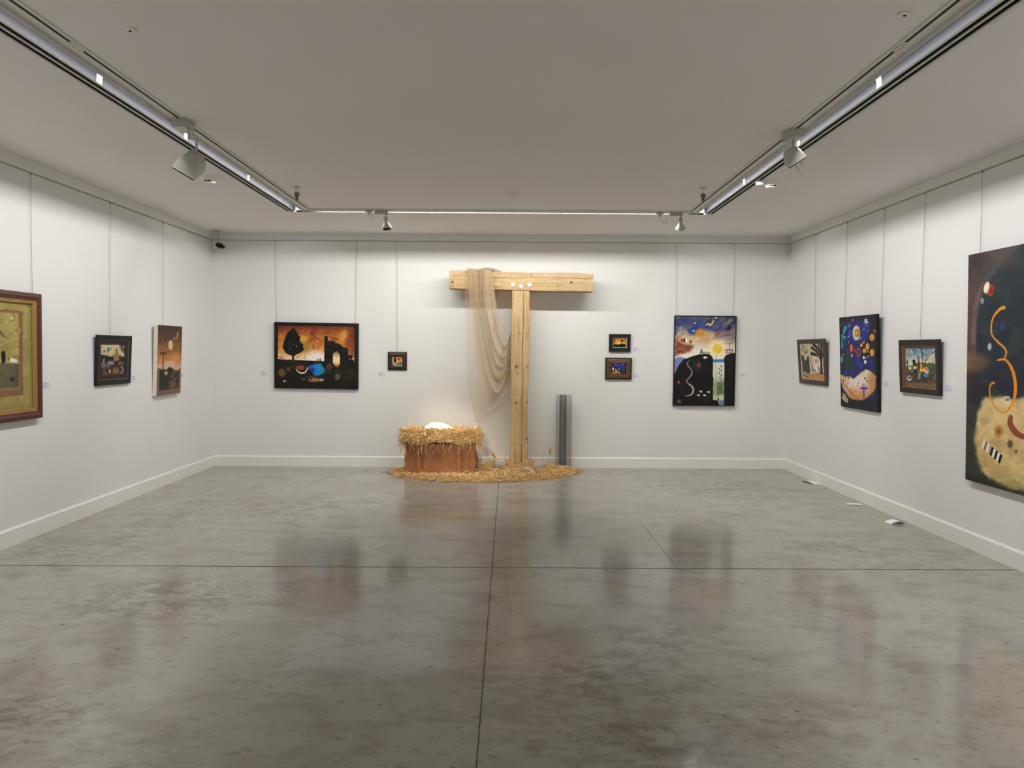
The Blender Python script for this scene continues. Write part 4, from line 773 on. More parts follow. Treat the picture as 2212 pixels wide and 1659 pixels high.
def pendant(label, x, y):
    t = thing('pendant_sensor', label, 'sensor', (x, y, H), group='hanging ceiling sensors')
    MB().lathe([(.03,0),(.03,-.006),(.016,-.008),(.013,-.055)], 20).build('clear_stem', M['clear'], t)
    MB().lathe([(.012,-.050),(.022,-.054),(.024,-.062),(.024,-.084),(.020,-.088)], 8, smooth=False).build('cap', M['pendant'], t)
    bd = MB().lathe([(.013,-.086),(.014,-.118),(.010,-.124)], 14).build('body', M['pendant'], t)
    MB().box((-.004, -.0165, -.108), (.004, -.0125, -.100)).build('lens', M['black'], bd)
pendant('small hanging sensor on a clear stem beside far end of the left light', -1.945, 6.84); pendant('small hanging sensor on a clear stem beside far end of the right light', 1.748, 6.77)
def detector(name, label, x, y, k=1.0, sat=0):
    t = thing(name, label, 'smoke detector', (x, y, H), group='smoke detectors')
    MB().lathe([(.086*k,0),(.084*k,-.010),(.060*k,-.014),(.060*k,-.014)], 32).build('base', M['lamp_white'], t)
    ch = MB().lathe([(.058*k,-.013),(.060*k,-.030),(.046*k,-.034),(.044*k,-.052),(.034*k,-.058)], 32).build('chamber', M['lamp_white'], t)
    for a in (-1.9, -1.25): MB().box((-.012*k, -.0025, -.048), (.012*k, .0025, -.040)).build('vent', M['black'], ch, loc=(.045*k*math.cos(a), .045*k*math.sin(a), 0)).rotation_euler = (0, 0, a+math.pi/2)
    if sat: MB().lathe([(.034,-.0),(.036,-.022),(.030,-.036),(.018,-.040)], 20, (-.105, -.02, 0)).build('indicator', M['lamp_white'], t)
detector('smoke_detector', 'white smoke detector right of the large left floodlight', -2.59, 6.47); detector('smoke_detector', 'white smoke detector with small round indicator outside the right light', 2.27, 6.50, 1.0, 1)
t = thing('smoke_detector', 'flat white smoke detector in the middle of the ceiling', 'smoke detector', (.036, 7.10, H), group='smoke detectors')
MB().lathe([(.060,0),(.060,-.012),(.050,-.015)], 28).build('base', M['lamp_white'], t); MB().lathe([(.046,-.014),(.044,-.034),(.034,-.038)], 28).build('chamber', M['lamp_white'], t)
for x, y, sd in ((-1.763, 3.51, 'left'), (1.712, 3.29, 'right')):
    t = thing('ceiling_sensor', 'tiny square sensor on the ceiling near the %s light' % sd, 'sensor', (x, y, H), group='tiny ceiling sensors')
    MB().box((-.020, -.018, -.012), (.020, .018, 0)).build('housing', M['lamp_white'], t, .004); MB().lathe([(.006,-.011),(.006,-.015)], 12, (0, -.004, 0)).build('eye', M['black'], t)
# security camera in the far left corner
t = thing('security_camera', 'small black security camera hanging in the far left corner', 'camera', (-3.655, 9.38, H))
MB().box((-.07, -.04, -.006), (.04, .04, 0)).build('ceiling_plate', M['lamp_metal'], t); MB().tube([(0,0,0),(0,0,-.16)], .009, 8).build('drop_pole', M['lamp_metal'], t)
R = aim_mat((.82, -.42, -.30)); b = MB(); b.lathe([(.010,.030),(.030,.026),(.034,-.035),(.026,-.040)], 16, (.005,0,-.185), 0, R); bd = b.build('body', M['black_gloss'], t)
MB().lathe([(.020,-.036),(.022,-.085),(.016,-.088)], 16, (.005,0,-.185), 0, R).build('lens_barrel', M['black_gloss'], bd)
cp = [(-.05+.022*math.cos(a), -.01+.006*i/6, -.19+.030*math.sin(a)) for i, a in enumerate([k*.7 for k in range(20)])]
MB().tube([(-.045,.0,-.075),(-.058,0,-.12)]+cp, .005, 6).build('coiled_cable', M['lamp_white'], t)

# ------------------------------------------------------------------ pictures on the walls
def frame_mb(w, h, prof, back=True):
    """prof: (inset, depth) from the outer back edge inwards"""
    b = MB(); n = len(prof); vs = []
    for i, d in prof:
        for sx, sz in ((-1,-1),(1,-1),(1,1),(-1,1)): vs.append((sx*(w/2-i), -d, sz*(h/2-i)))
    fs = [(k*4+j, k*4+(j+1) % 4, k*4+4+(j+1) % 4, k*4+4+j) for k in range(n-1) for j in range(4)]
    return b.add(vs, fs)
def hang(side, pos, z, off):
    if side == 'back': return (pos, YB-off, z), 0
    if side == 'left': return (XL+off, pos, z), math.pi/2
    return (XR-off, pos, z), -math.pi/2
def framed(name, label, side, pos, z, w, h, d, prof, fmat, art, inset, cdep, tilt=0.0, roll=0.0, slips=(), gain=1.0, rough=None):
    loc, rz = hang(side, pos, z, 0.0005+abs(math.sin(tilt))*h/2)
    t = thing(name, label, 'painting', loc, (tilt, roll, rz), 'pictures hung on the gallery walls')
    frame_mb(w, h, [(0,.0)]+prof).build('frame', fmat, t)
    MB().box((-w/2+.004, -.008, -h/2+.004), (w/2-.004, 0, h/2-.004)).build('backing_board', M['black_frame'], t)
    for nm, pr, mt in slips: frame_mb(w, h, pr).build(nm, mt, t)
    art.mesh('painted_panel', w-2*inset, h-2*inset, -cdep, M['paint'], t, gain); return t
def canvas(name, label, side, pos, z, w, h, d, emat, art, tilt=0.0, gain=1.0):
    loc, rz = hang(side, pos, z, .0005+abs(math.sin(tilt))*h/2)
    t = thing(name, label, 'painting', loc, (tilt, 0, rz), 'pictures hung on the gallery walls')
    MB().box((-w/2, -d+.001, -h/2), (w/2, 0, h/2)).build('stretched_canvas_edge', emat, t, .003)
    art.mesh('painted_surface', w-.004, h-.004, -d, M['paint'], t, gain); return t
framed('framed_painting', 'large olive green abstract in wide brown and gold frame at the left edge', 'left', 5.34, 1.4525, 1.30, .993, .05, [(0,.045),(.008,.052),(.030,.056),(.055,.046),(.058,.040),(.058,.02)], M['brown_wood'], art_olive(), .088, .020, .012, 0,
       [('gilt_slip', [(.058,.043),(.063,.046),(.070,.040),(.080,.042),(.090,.026),(.090,.015)], M['gold'])], 1.05)
framed('framed_painting', 'small black framed picture of grey animals under a cream sky on left wall', 'left', 7.125, 1.405, .615, .472, .026, [(0,.022),(.004,.026),(.048,.023),(.050,.014)], M['black_frame'], art_cats(), .056, .011, .050, 0,
       [('silver_slip', [(.048,.023),(.053,.021),(.057,.014),(.058,.010)], M['silver_line'])], 1.0)
canvas('canvas_painting', 'tall rust brown canvas with pale moon and white raw edge on left wall', 'left', 8.218, 1.39, .585, .765, .044, M['canvas_white'], art_rust(), .040, 1.0)
framed('framed_painting', 'orange sunset with black tree, ruin and blue pond in thin black frame', 'back', -2.477, 1.4335, 1.078, .850, .04, [(0,.036),(.004,.040),(.016,.040),(.018,.030)], M['black_frame'], art_sunset(), .017, .032, .015, .012, (), 1.05)
framed('framed_painting', 'tiny square picture with red sun in thick dark ridged frame', 'back', -1.44, 1.372, .245, .237, .035, [(0,.014),(.010,.022),(.040,.040),(.052,.032),(.058,.016)], M['dark_ridge'], art_tiny(), .056, .016, .02, .004, (), 1.05)
framed('framed_painting', 'small black framed eclipse over dark hills, upper of the small pair', 'back', 1.425, 1.6235, .276, .227, .03, [(0,.026),(.003,.030),(.050,.030)], M['black_frame'], art_eclipse(), .055, .014, .02, .003,
       [('pale_bevel', [(.048,.030),(.049,.031),(.057,.016),(.057,.010)], M['pale_edge'])], 1.05)
framed('framed_painting', 'small dark blue night scene in bronze stepped frame, lower of the small pair', 'back', 1.412, 1.293, .342, .281, .04, [(0,.022),(.003,.030),(.022,.034),(.024,.030)], M['black_frame2'], art_night(), .070, .012, .03, .003,
       [('bronze_moulding', [(.023,.038),(.032,.042),(.040,.030),(.048,.034),(.060,.018),(.070,.022),(.072,.010)], M['bronze'])], 1.05)
framed('framed_painting', 'tall picture of black hills with waterfall and yellow sun in thin black frame', 'back', 2.518, 1.398, .796, 1.162, .045, [(0,.040),(.002,.045),(.010,.045),(.012,.034)], M['black_frame'], art_hill(), .011, .036, .012, .002, (), .92)
framed('framed_painting', 'cream picture with dark palm tree and tower in taupe frame near the corner', 'right', 8.70, 1.407, .775, .534, .03, [(0,.024),(.004,.028),(.048,.025),(.052,.016)], M['taupe_frame'], art_tower(), .051, .014, .085, 0, (), 1.0)
canvas('canvas_painting', 'tall canvas of bright pebbles on deep blue above a glowing cream shape', 'right', 7.525, 1.417, .80, .952, .032, M['canvas_dark'], art_pebbles(), .046, 1.05)
framed('framed_painting', 'black framed picture of colourful shards with blue cup on right wall', 'right', 6.43, 1.40, .62, .472, .032, [(0,.028),(.004,.031),(.044,.028),(.048,.020)], M['black_frame2'], art_shards(), .056, .010, .058, 0,
       [('brown_slip', [(.047,.026),(.054,.024),(.058,.016),(.058,.009)], M['brown_slip'])], 1.05)
canvas('canvas_painting', 'huge dark canvas with orange curling line and cream lower half at right edge', 'right', 5.09, 1.4065, 1.25, 1.735, .042, M['canvas_dark'], art_serpent(), .020, 1.05)

# hanging wires
WG = 'picture hanging wires'
def wire(label, a, c):
    v = Vector(a); t = thing('hanging_wire', label, 'wire', a, group=WG)
    MB().tube([(0,0,0), Vector(c)-v], .0016, 6).build('cable', M['wire'], t); MB().box((-.0035,-.0035,-.022), (.0035,.0035,0)).build('hook', M['wire'], t)
for lab, side, p0, p1, z1 in [('thin wire holding up the large olive green picture','left',5.959,5.947,1.945), ('thin wire holding up the small black framed animal picture','left',7.131,7.087,1.638), ('thin wire holding up the rust brown moon canvas','left',8.216,8.178,1.770),
    ('left one of two wires holding up the orange sunset picture','back',-3.004,-2.99,1.860), ('right one of two wires holding up the orange sunset picture','back',-1.962,-1.98,1.850), ('thin wire holding up the tiny red sun picture','back',-1.447,-1.443,1.487),
    ('left one of two wires holding up the black hills picture','back',2.136,2.157,1.975), ('right one of two wires holding up the black hills picture','back',2.891,2.879,1.975),
    ('thin wire holding up the palm tree picture','right',8.737,8.71,1.672), ('wire nearer the corner holding up the blue pebble canvas','right',7.928,7.936,1.888), ('wire nearer the camera holding up the blue pebble canvas','right',7.143,7.16,1.888),
    ('thin wire holding up the colourful shards picture','right',6.45,6.465,1.635), ('thin wire holding up the huge orange line canvas','right',5.68,5.674,2.272)]:
    f = {'back': lambda p, o: (p, YB-o), 'left': lambda p, o: (XL+o, p), 'right': lambda p, o: (XR-o, p)}[side]
    a = f(p0, .014); c = f(p1, .012); wire(lab, (*a, 2.908), (*c, z1))

# wall labels
def placard(label, side, pos, z, seed, w=.086, h=.053):
    loc, rz = hang(side, pos, z, .0005); t = thing('wall_label', label, 'label', loc, (0,0,rz), 'small title cards beside the pictures')
    MB().box((-w/2, -.003, -h/2), (w/2, 0, h/2)).build('card', M['card'], t)
    r = random.Random(seed); b = MB()
    for k, (zz, ln) in enumerate([(.016,.4),(.010,.75),(-.004,.45),(-.010,.85),(-.017,.3)]):
        x = -w/2+.008; end = -w/2+.008+ln*(w-.016)
        while x < end:
            l = r.uniform(.004, .011); b.quad((x,-.0033,zz), (min(x+l,end),-.0033,zz), (min(x+l,end),-.0033,zz+.0028), (x,-.0033,zz+.0028)); x += l+.0022
    b.build('print', M['ink'], t)
for i, a in enumerate([('white title card right of the large olive green picture','left',6.12,1.214), ('white title card right of the small black framed animal picture','left',7.545,1.214), ('white title card right of the rust brown moon canvas','left',8.65,1.21),
    ('white title card left of the orange sunset picture','back',-3.158,1.21), ('white title card left of the tiny red sun picture','back',-1.642,1.205), ('white title card right of the eclipse picture','back',1.648,1.546), ('white title card right of the blue night picture','back',1.651,1.205), ('white title card right of the black hills picture','back',3.037,1.219),
    ('white title card by the palm tree picture','right',8.273,1.218), ('white title card by the blue pebble canvas','right',7.03,1.228), ('white title card by the colourful shards picture','right',6.053,1.238)]): placard(*a, i)

# ------------------------------------------------------------------ wooden cross
def timber(L, w, d, seed, n=44, axis='x', r=.014):
    """irregular hewn beam centred at the origin, front towards -y"""
    rg = np.random.default_rng(seed); prof = []
    for sx, sy in ((-1,-1),(1,-1),(1,1),(-1,1)):
        for k in range(4):
            a = math.pi*(1 if sx < 0 else 1.5 if (sx > 0 and sy < 0) else 0 if sx > 0 else .5)+k*math.pi/6
            prof.append((sx*(w/2-r)+r*math.cos(a), sy*(d/2-r)+r*math.sin(a)))
    m = len(prof); V = []
    for i in range(n+1):
        tt = i/n; q = [fbm(np.array([tt*6.0+s*9]), np.array([s*3.7]), seed, 3)[0]-.5 for s in range(4)]
        e = 1 if 0 < i < n else .965
        for (x, y) in prof:
            dx = (q[0] if x < 0 else q[1])*.020; dy = (q[2] if y < 0 else q[3])*.010
            p = (x*e+dx, y*e+dy, (tt-.5)*L); V.append(p if axis == 'z' else (p[2], p[1], p[0]))
    F = [(i*m+j, i*m+(j+1) % m, (i+1)*m+(j+1) % m, (i+1)*m+j) for i in range(n) for j in range(m)]
    F += [tuple(range(m))[::-1], tuple(n*m+j for j in range(m))]
    if axis == 'x': F = [f[::-1] for f in F]
    return MB().add(V, F, 0, True)
cross = thing('wooden_cross', 'tall T-shaped cross of thick golden pine beams standing in straw', 'cross', (.135, 9.31, 0))
CB = (.144, 2.374)
bm = timber(1.785, .226, .21, 5, 50, 'x').build('crossbeam', m_wood('pine_crossbeam', 0, [(-.85,-.03,.020),(-.672,.10,.016),(.62,0,.018),(.13,.09,.010),(.45,-.05,.007),(-.25,-.07,.008)], (.045,-.9,.9)), cross, loc=(.009, 0, CB[1])); bm.rotation_euler = (0, .0145, 0)
ps = timber(2.27, .224, .20, 8, 60, 'z').build('post', m_wood('pine_post', 2, [(-.045,.18,.022),(.085,.18,.012),(-.042,-.27,.020),(.092,-.26,.012),(.07,.60,.009),(-.005,.60,.010),(-.045,-.71,.009),(.100,-.72,.014),(-.03,.10,.010)], (.035,-1.2,1.14)), cross, loc=(-.001, .006, 1.137)); ps.rotation_euler = (0, .0055, 0)
for x, zz in ((.042, 2.330), (.142, 2.311), (.248, 2.331)):
    MB().lathe([(.0245,0),(.0245,.006),(.021,.009)], 24, (0,0,0), 0, Matrix.Rotation(math.pi/2, 3, 'X')).build('white_plug', M['egg'], cross, loc=(x-.135, -.107, zz))

# tan scrim draped over the left arm
GUIDE = [
    (0,[(-0.534,9.170,2.505),(-0.545,9.170,2.182),(-0.538,9.170,1.840),(-0.525,9.170,1.498),(-0.501,9.170,1.097),(-0.454,9.170,0.810),(-0.398,9.215,0.621),(-0.255,9.260,0.676),(-0.094,9.305,0.801),(0.028,9.350,0.974)]),
    (0.12,[(-0.512,9.170,2.505),(-0.516,9.170,2.182),(-0.481,9.170,1.841),(-0.451,9.170,1.498),(-0.410,9.170,1.155),(-0.351,9.170,0.868),(-0.283,9.215,0.732),(-0.180,9.260,0.775),(-0.077,9.305,0.906),(0.027,9.350,1.062)]),
    (0.25,[(-0.483,9.170,2.511),(-0.482,9.170,2.182),(-0.424,9.170,1.841),(-0.382,9.170,1.499),(-0.335,9.170,1.155),(-0.265,9.170,0.914),(-0.203,9.215,0.877),(-0.123,9.260,0.921),(-0.054,9.305,1.035),(0.027,9.350,1.162)]),
    (0.42,[(-0.432,9.170,2.511),(-0.431,9.170,2.182),(-0.372,9.170,1.784),(-0.308,9.170,1.442),(-0.244,9.170,1.184),(-0.185,9.170,1.024),(-0.128,9.215,0.993),(-0.072,9.260,1.084),(-0.026,9.305,1.210),(0.026,9.350,1.308)]),
    (0.6,[(-0.364,9.170,2.517),(-0.357,9.170,2.183),(-0.304,9.170,1.842),(-0.245,9.170,1.585),(-0.193,9.170,1.414),(-0.135,9.170,1.311),(-0.090,9.215,1.293),(-0.044,9.260,1.339),(-0.010,9.305,1.408),(0.025,9.350,1.472)]),
    (0.8,[(-0.290,9.170,2.518),(-0.277,9.170,2.183),(-0.230,9.170,1.899),(-0.183,9.170,1.700),(-0.142,9.170,1.569),(-0.096,9.170,1.478),(-0.062,9.215,1.460),(-0.028,9.260,1.501),(-0.005,9.305,1.559),(0.024,9.350,1.629)]),
    (1,[(-0.215,9.170,2.507),(-0.191,9.170,2.184),(-0.150,9.170,1.928),(-0.121,9.170,1.786),(-0.097,9.170,1.683),(-0.068,9.170,1.592),(-0.051,9.215,1.575),(-0.028,9.260,1.628),(-0.006,9.305,1.692),(0.023,9.350,1.780)])]
NU, NV = 260, 150
us = [g for g, _ in GUIDE]; rails = []
for g, c in GUIDE:
    # over the beam: back face, top, front
    pre = [(c[0][0]+.03*g, 9.435, 2.17+.06*(g-.3)), (c[0][0]+.02*g, 9.435, 2.50), (c[0][0]+.01*g, 9.36, 2.515+.018*math.sin(g*9)), (c[0][0], 9.22, 2.520+.018*math.sin(g*9+1))]
    q = pre+[(c[0][0], 9.178, 2.475)]+[(x, y-.0 if i else y, zz) for i, (x, y, zz) in enumerate(c)][1:]
    C = catmull(q, 14); s = np.concatenate([[0], np.cumsum(np.linalg.norm(np.diff(C, axis=0), axis=1))]); tq = np.linspace(0, s[-1], NV)
    rails.append((np.stack([np.interp(tq, s, C[:, k]) for k in range(3)], -1), s[-1]))
RG = np.stack([r for r, _ in rails])                              # guides x NV x 3
ug = np.linspace(0, 1, NU); V = np.zeros((NU, NV, 3))
wob = fbm(ug[:, None]*9+np.zeros((1, NV)), np.linspace(0, 2, NV)[None, :]+np.zeros((NU, 1)), 77, 3)-.5
ph = ug[:, None]*2*math.pi*7+wob*5.0+2.2*np.sin(ug[:, None]*11)
uu = np.clip(ug[:, None]+.038*np.sin(ph)*sstep(.10, .3, ug)[:, None]*(1-sstep(.93, 1, ug))[:, None], 0, 1)
for k in range(3):
    for j in range(NV): V[:, j, k] = np.interp(uu[:, j], us, RG[:, j, k])
hang_amt = sstep(20, 50, np.arange(NV))[None, :]*(1-.6*sstep(110, 149, np.arange(NV)))[None, :]
V[:, :, 1] += (.020*np.cos(ph)-.012)*(.35+.65*hang_amt)*(.25+.75*sstep(.05, .25, ug))[:, None]-.004
ii = np.arange(NU*NV).reshape(NU, NV); F = np.stack([ii[:-1, :-1], ii[1:, :-1], ii[1:, 1:], ii[:-1, 1:]], -1).reshape(-1, 4)
UV = np.stack([ug[:, None]*1.0+np.zeros((1, NV)), np.linspace(0, 2.2, NV)[None, :]+np.zeros((NU, 1))], -1).reshape(-1, 2)
net = thing('draped_scrim', 'sheer tan net cloth draped over left arm of the cross and hanging down', 'cloth', (-.35, 9.2, 2.5)); NL = np.array([-.35, 9.2, 2.5])
np_mesh('net', V.reshape(-1, 3)-NL, F, M['net'], net, None, UV, True)
def sheet(name, A, B, n=30, m=10, lay=1):
    """small loose piece of net between two edge curves"""
    Ca = catmull(A, 12); Cb = catmull(B, 12); ta = np.linspace(0, 1, n)
    Ra = np.stack([np.interp(ta, np.linspace(0, 1, len(Ca)), Ca[:, k]) for k in range(3)], -1); Rb = np.stack([np.interp(ta, np.linspace(0, 1, len(Cb)), Cb[:, k]) for k in range(3)], -1)
    w = np.linspace(0, 1, m)[None, :, None]; P = Ra[:, None]*(1-w)+Rb[:, None]*w; P[:, :, 1] += .012*np.sin(np.linspace(0, 9, m))[None, :]
    i2 = np.arange(n*m).reshape(n, m); f = np.stack([i2[:-1, :-1], i2[1:, :-1], i2[1:, 1:], i2[:-1, 1:]], -1).reshape(-1, 4)
    u = np.stack([np.linspace(.1, .3, m)[None, :]+np.zeros((n, 1)), np.linspace(0, .7, n)[:, None]+np.zeros((1, m))], -1).reshape(-1, 2)
    return np_mesh(name, P.reshape(-1, 3)-NL, f, M['net'], net, None, u, True)
sheet('loose_flap', [(-.24,9.165,2.45),(-.21,9.16,2.1),(-.20,9.16,1.9),(-.206,9.16,1.751)], [(-.205,9.165,2.45),(-.174,9.165,2.18),(-.130,9.165,1.9),(-.150,9.165,1.80)])
sheet('rear_fold', [(-.60,9.44,2.50),(-.595,9.44,2.3),(-.584,9.44,2.16)], [(-.5,9.44,2.50),(-.5,9.44,2.3),(-.5,9.44,2.12)]); sheet('rear_fold', [(-.24,9.44,2.5),(-.22,9.44,2.3),(-.19,9.44,2.165)], [(-.08,9.44,2.5),(-.085,9.44,2.35),(-.17,9.44,2.18)])
top = [(-.56,2.505),(-.467,2.537),(-.38,2.531),(-.294,2.551),(-.219,2.545),(-.149,2.528),(-.086,2.500)]
sheet('top_bunch', [(x, 9.19, zz-.03) for x, zz in top], [(x, 9.30, zz) for x, zz in top]); sheet('top_bunch', [(x, 9.30, zz) for x, zz in top], [(x, 9.43, zz-.03) for x, zz in top])
MB().tube([np.array(p)-NL for p in catmull([(-.138,9.13,1.831),(-.183,9.125,1.774),(-.228,9.125,1.688),(-.245,9.125,1.631),(-.25,9.13,1.56)], 6)], .0022, 6).build('loose_thread', M['net_thread'], net)

# ------------------------------------------------------------------ crate, straw, egg
CX, CY = -.827, 9.12
cr = thing('wooden_crate', 'copper brown wooden crate with latches and round emblem, straw heaped on top', 'crate', (CX, CY, 0))
W2, D2, CH = .415, .235, .385
b = MB()
b.box((-W2, -D2, .0), (W2, -D2+.018, CH-.01)); b.box((-W2, D2-.018, 0), (W2, D2, CH-.01)); b.box((-W2, -D2+.018, 0), (-W2+.018, D2-.018, CH-.01)); b.box((W2-.018, -D2+.018, 0), (W2, D2-.018, CH-.01)); b.box((-W2+.018, -D2+.018, .012), (W2-.018, D2-.018, .03))
b.build('box', M['crate'], cr)
F0 = -D2-.014
MB().box((-W2-.008, F0-.004, CH-.052), (W2+.008, -D2+.001, CH)).build('top_rail', M['crate'], cr, .004)
MB().box((-W2-.008, F0, .0), (W2+.008, -D2+.001, .078)).build('bottom_rail', M['crate'], cr, .004)
for x0, x1 in ((-W2-.008, -W2+.044), (W2-.052, W2+.008)): MB().box((x0, F0, .078), (x1, -D2+.001, CH-.052)).build('corner_stile', M['crate'], cr, .003)
for x in (-.245, .232): MB().box((x-.027, F0-.010, .0), (x+.027, F0-.0005, CH-.06)).build('batten', M['crate'], cr, .004)
for x in (-.245, .232):
    b = MB().box((x-.020, F0-.018, CH-.085), (x+.020, F0-.0104, CH-.045)); b.box((x-.024, F0-.024, CH-.110), (x+.024, F0-.0104, CH-.086)); lt = b.build('latch', M['crate'], cr, .003)
    MB().box((x-.012, F0-.028, CH-.104), (x+.012, F0-.0242, CH-.096)).build('latch_tab', M['copper'], lt)
for side, x in ((-1, -W2-.010), (1, W2+.010)): 
    b = MB().tube([(x, -.10, .22), (x+side*.016, -.09, .17), (x+side*.018, 0, .135), (x+side*.016, .09, .17), (x, .10, .22)], .011, 8); b.box((min(x-side*.01, x+side*.004), -.12, .20), (max(x-side*.01, x+side*.004), .12, .26)); b.build('side_handle', M['crate'], cr)
RX = Matrix.Rotation(math.pi/2, 3, 'X')
md = MB().lathe([(.040,0),(.040,.008),(.035,.010),(.033,.006),(.031,.005)], 32, (.0,-D2,.209), 0, RX).build('round_emblem', M['crate'], cr)
b = MB()   # worn relief on the emblem
for i in range(11):
    a = i*.571+.2; r = .008+.017*((i*7) % 5)/5; b.lathe([(.005,.0),(.0045,.003),(.002,.0045)], 8, (r*math.cos(a), -D2-.0052, .209+r*math.sin(a)), 0, RX)
b.tube([(-.018,-D2-.006,.203),(-.006,-D2-.008,.218),(.008,-D2-.008,.206),(.017,-D2-.006,.217)], .0032, 6); b.build('relief', M['crate'], md)

STRAW_C = lin([[242,212,156],[248,224,174],[232,196,136],[252,234,196],[222,178,118],[240,209,158]])
def stalks(C, D, L, R, bend, seed):
    """bundle of bent three-sided stalks; C centres, D unit directions, L lengths, R radii"""
    rg = np.random.default_rng(seed); n = len(C)
    up = np.tile([0, 0, 1.0], (n, 1)); s1 = np.cross(D, up); s1 /= np.linalg.norm(s1, axis=1)[:, None]+1e-6; s2 = np.cross(s1, D)
    bv = (s1*rg.normal(0, 1, (n, 1))+s2*rg.normal(0, .6, (n, 1)))*bend
    V = np.zeros((n, 4, 3, 3)); 
    for i, tt in enumerate((-.5, -.17, .17, .5)):
        ctr = C+D*(L[:, None]*tt)+bv*L[:, None]*(.25-tt*tt)
        for j in range(3):
            a = 2*math.pi*j/3+.5; V[:, i, j] = ctr+(s1*math.cos(a)+s2*math.sin(a))*R[:, None]
    base = (np.arange(n)*12)[:, None, None]; f = []
    for i in range(3):
        for j in range(3): f.append([i*3+j, i*3+(j+1) % 3, i*3+3+(j+1) % 3, i*3+3+j])
    F = (base+np.array(f)[None]).reshape(-1, 4)
    col = STRAW_C[rg.integers(0, len(STRAW_C), n)]*rg.uniform(.95, 1.12, (n, 1)); return V.reshape(-1, 3), F, np.repeat(col, 12, 0)
def merge(parts):
    V, F, Cc = [], [], []; o = 0
    for v, f, c in parts: V.append(v); F.append(f+o); Cc.append(c); o += len(v)
    return np.concatenate(V), np.concatenate(F), np.concatenate(Cc)
def udir(n, rg, zs):
    a = rg.uniform(0, 2*math.pi, n); d = np.stack([np.cos(a), np.sin(a), rg.normal(0, zs, n)], -1); return d/np.linalg.norm(d, axis=1)[:, None]

# nest on the crate
def nest_h(x, y):   # top surface of the heap in crate coordinates
    q = (np.abs(x)/.475)**3.2+(np.abs(y)/.29)**3.2
    h = .395+.180*np.clip(1-q, 0, 1)**.45; dent = np.exp(-(((x+.0)/.22)**2+((y+.02)/.15)**2)); return h-.085*dent
gx, gy = np.meshgrid(np.linspace(-.47, .47, 70), np.linspace(-.285, .285, 44)); gz = nest_h(gx, gy)-.018+.02*(fbm(gx*20, gy*20, 5)-.5)
ix = np.arange(gx.size).reshape(gx.shape); gF = np.stack([ix[:-1, :-1], ix[:-1, 1:], ix[1:, 1:], ix[1:, :-1]], -1).reshape(-1, 4)
gV = np.stack([gx, gy, gz], -1).reshape(-1, 3); gC = lin([232, 202, 148])*(.75+.6*fbm(gx*50, gy*50, 9)).reshape(-1, 1)
q = ((np.abs(gx)/.475)**3.2+(np.abs(gy)/.29)**3.2).reshape(-1); gV[q > 1, 2] = .386
rg = np.random.default_rng(3); n = 2300; x = rg.uniform(-.465, .465, n*2); y = rg.uniform(-.285, .285, n*2); ok = ((np.abs(x)/.475)**3.2+(np.abs(y)/.29)**3.2) < 1
x, y = x[ok][:n], y[ok][:n]; n = len(x); Cn = np.stack([x, y, nest_h(x, y)+rg.uniform(-.02, .008, n)], -1)
near = np.exp(-((x/.22)**2+((y+.02)/.16)**2)); Cn[:, 2] -= near*.012
P1 = stalks(Cn, udir(n, rg, .22), rg.uniform(.06, .17, n), rg.uniform(.0021, .0038, n), .22, 1)
n = 900; x = rg.uniform(-.46, .46, n); zz = rg.uniform(.425, .57, n); yb = -.285+.05*np.clip((zz-.44)/.13, 0, 1); d = udir(n, rg, .30); d[:, 1] *= .35; d /= np.linalg.norm(d, axis=1)[:, None]
P2 = stalks(np.stack([x, yb-rg.uniform(-.005, .02, n), zz], -1), d, rg.uniform(.06, .16, n), rg.uniform(.0021, .0038, n), .25, 2)
n = 48; x = rg.uniform(-.45, .45, n); d = np.stack([rg.normal(0, .45, n), rg.normal(-.12, .12, n), -np.ones(n)], -1); d /= np.linalg.norm(d, axis=1)[:, None]
P3 = stalks(np.stack([x, np.full(n, -.283), rg.uniform(.32, .43, n)], -1), d, rg.uniform(.10, .20, n), rg.uniform(.0018, .003, n), .2, 3)
parts = [(gV, gF, gC), P1, P2, P3]
for sd in (-1, 1):
    n = 420; y = rg.uniform(-.28, .28, n); zz = rg.uniform(.40, .55, n); d = udir(n, rg, .6); d[:, 0] *= .6; d /= np.linalg.norm(d, axis=1)[:, None]
    parts.append(stalks(np.stack([sd*(.462-.05*np.clip((zz-.42)/.12, 0, 1))+sd*rg.uniform(-.005, .015, n), y, zz], -1), d, rg.uniform(.06, .18, n), rg.uniform(.0018, .0032, n), .25, 5+sd))
    n = 26; d = np.stack([sd*rg.uniform(-.1, .5, n), rg.normal(0, .3, n), -rg.uniform(.4, 1, n)], -1); d /= np.linalg.norm(d, axis=1)[:, None]
    parts.append(stalks(np.stack([np.full(n, sd*.475), rg.uniform(-.28, .2, n), rg.uniform(.28, .45, n)], -1), d, rg.uniform(.12, .28, n), rg.uniform(.0015, .0025, n), .3, 9+sd))
n = 60; x = rg.uniform(-.44, .44, n); d = np.stack([rg.normal(0, .5, n), rg.normal(0, .3, n), np.abs(rg.normal(.7, .4, n))], -1); d /= np.linalg.norm(d, axis=1)[:, None]; y = rg.uniform(-.2, .27, n)
ok = (np.abs(x) > .25) | (y > .15); parts.append(stalks(np.stack([x, y, nest_h(x, y)+.02], -1)[ok], d[ok], rg.uniform(.07, .16, n)[ok], rg.uniform(.0012, .002, n)[ok], .3, 12))
V, F, Cc = merge(parts); V[:, 2] = np.where((np.abs(V[:, 0]) < W2+.006) & (V[:, 1] > -D2-.012) & (V[:, 1] < D2), np.maximum(V[:, 2], .33), V[:, 2])
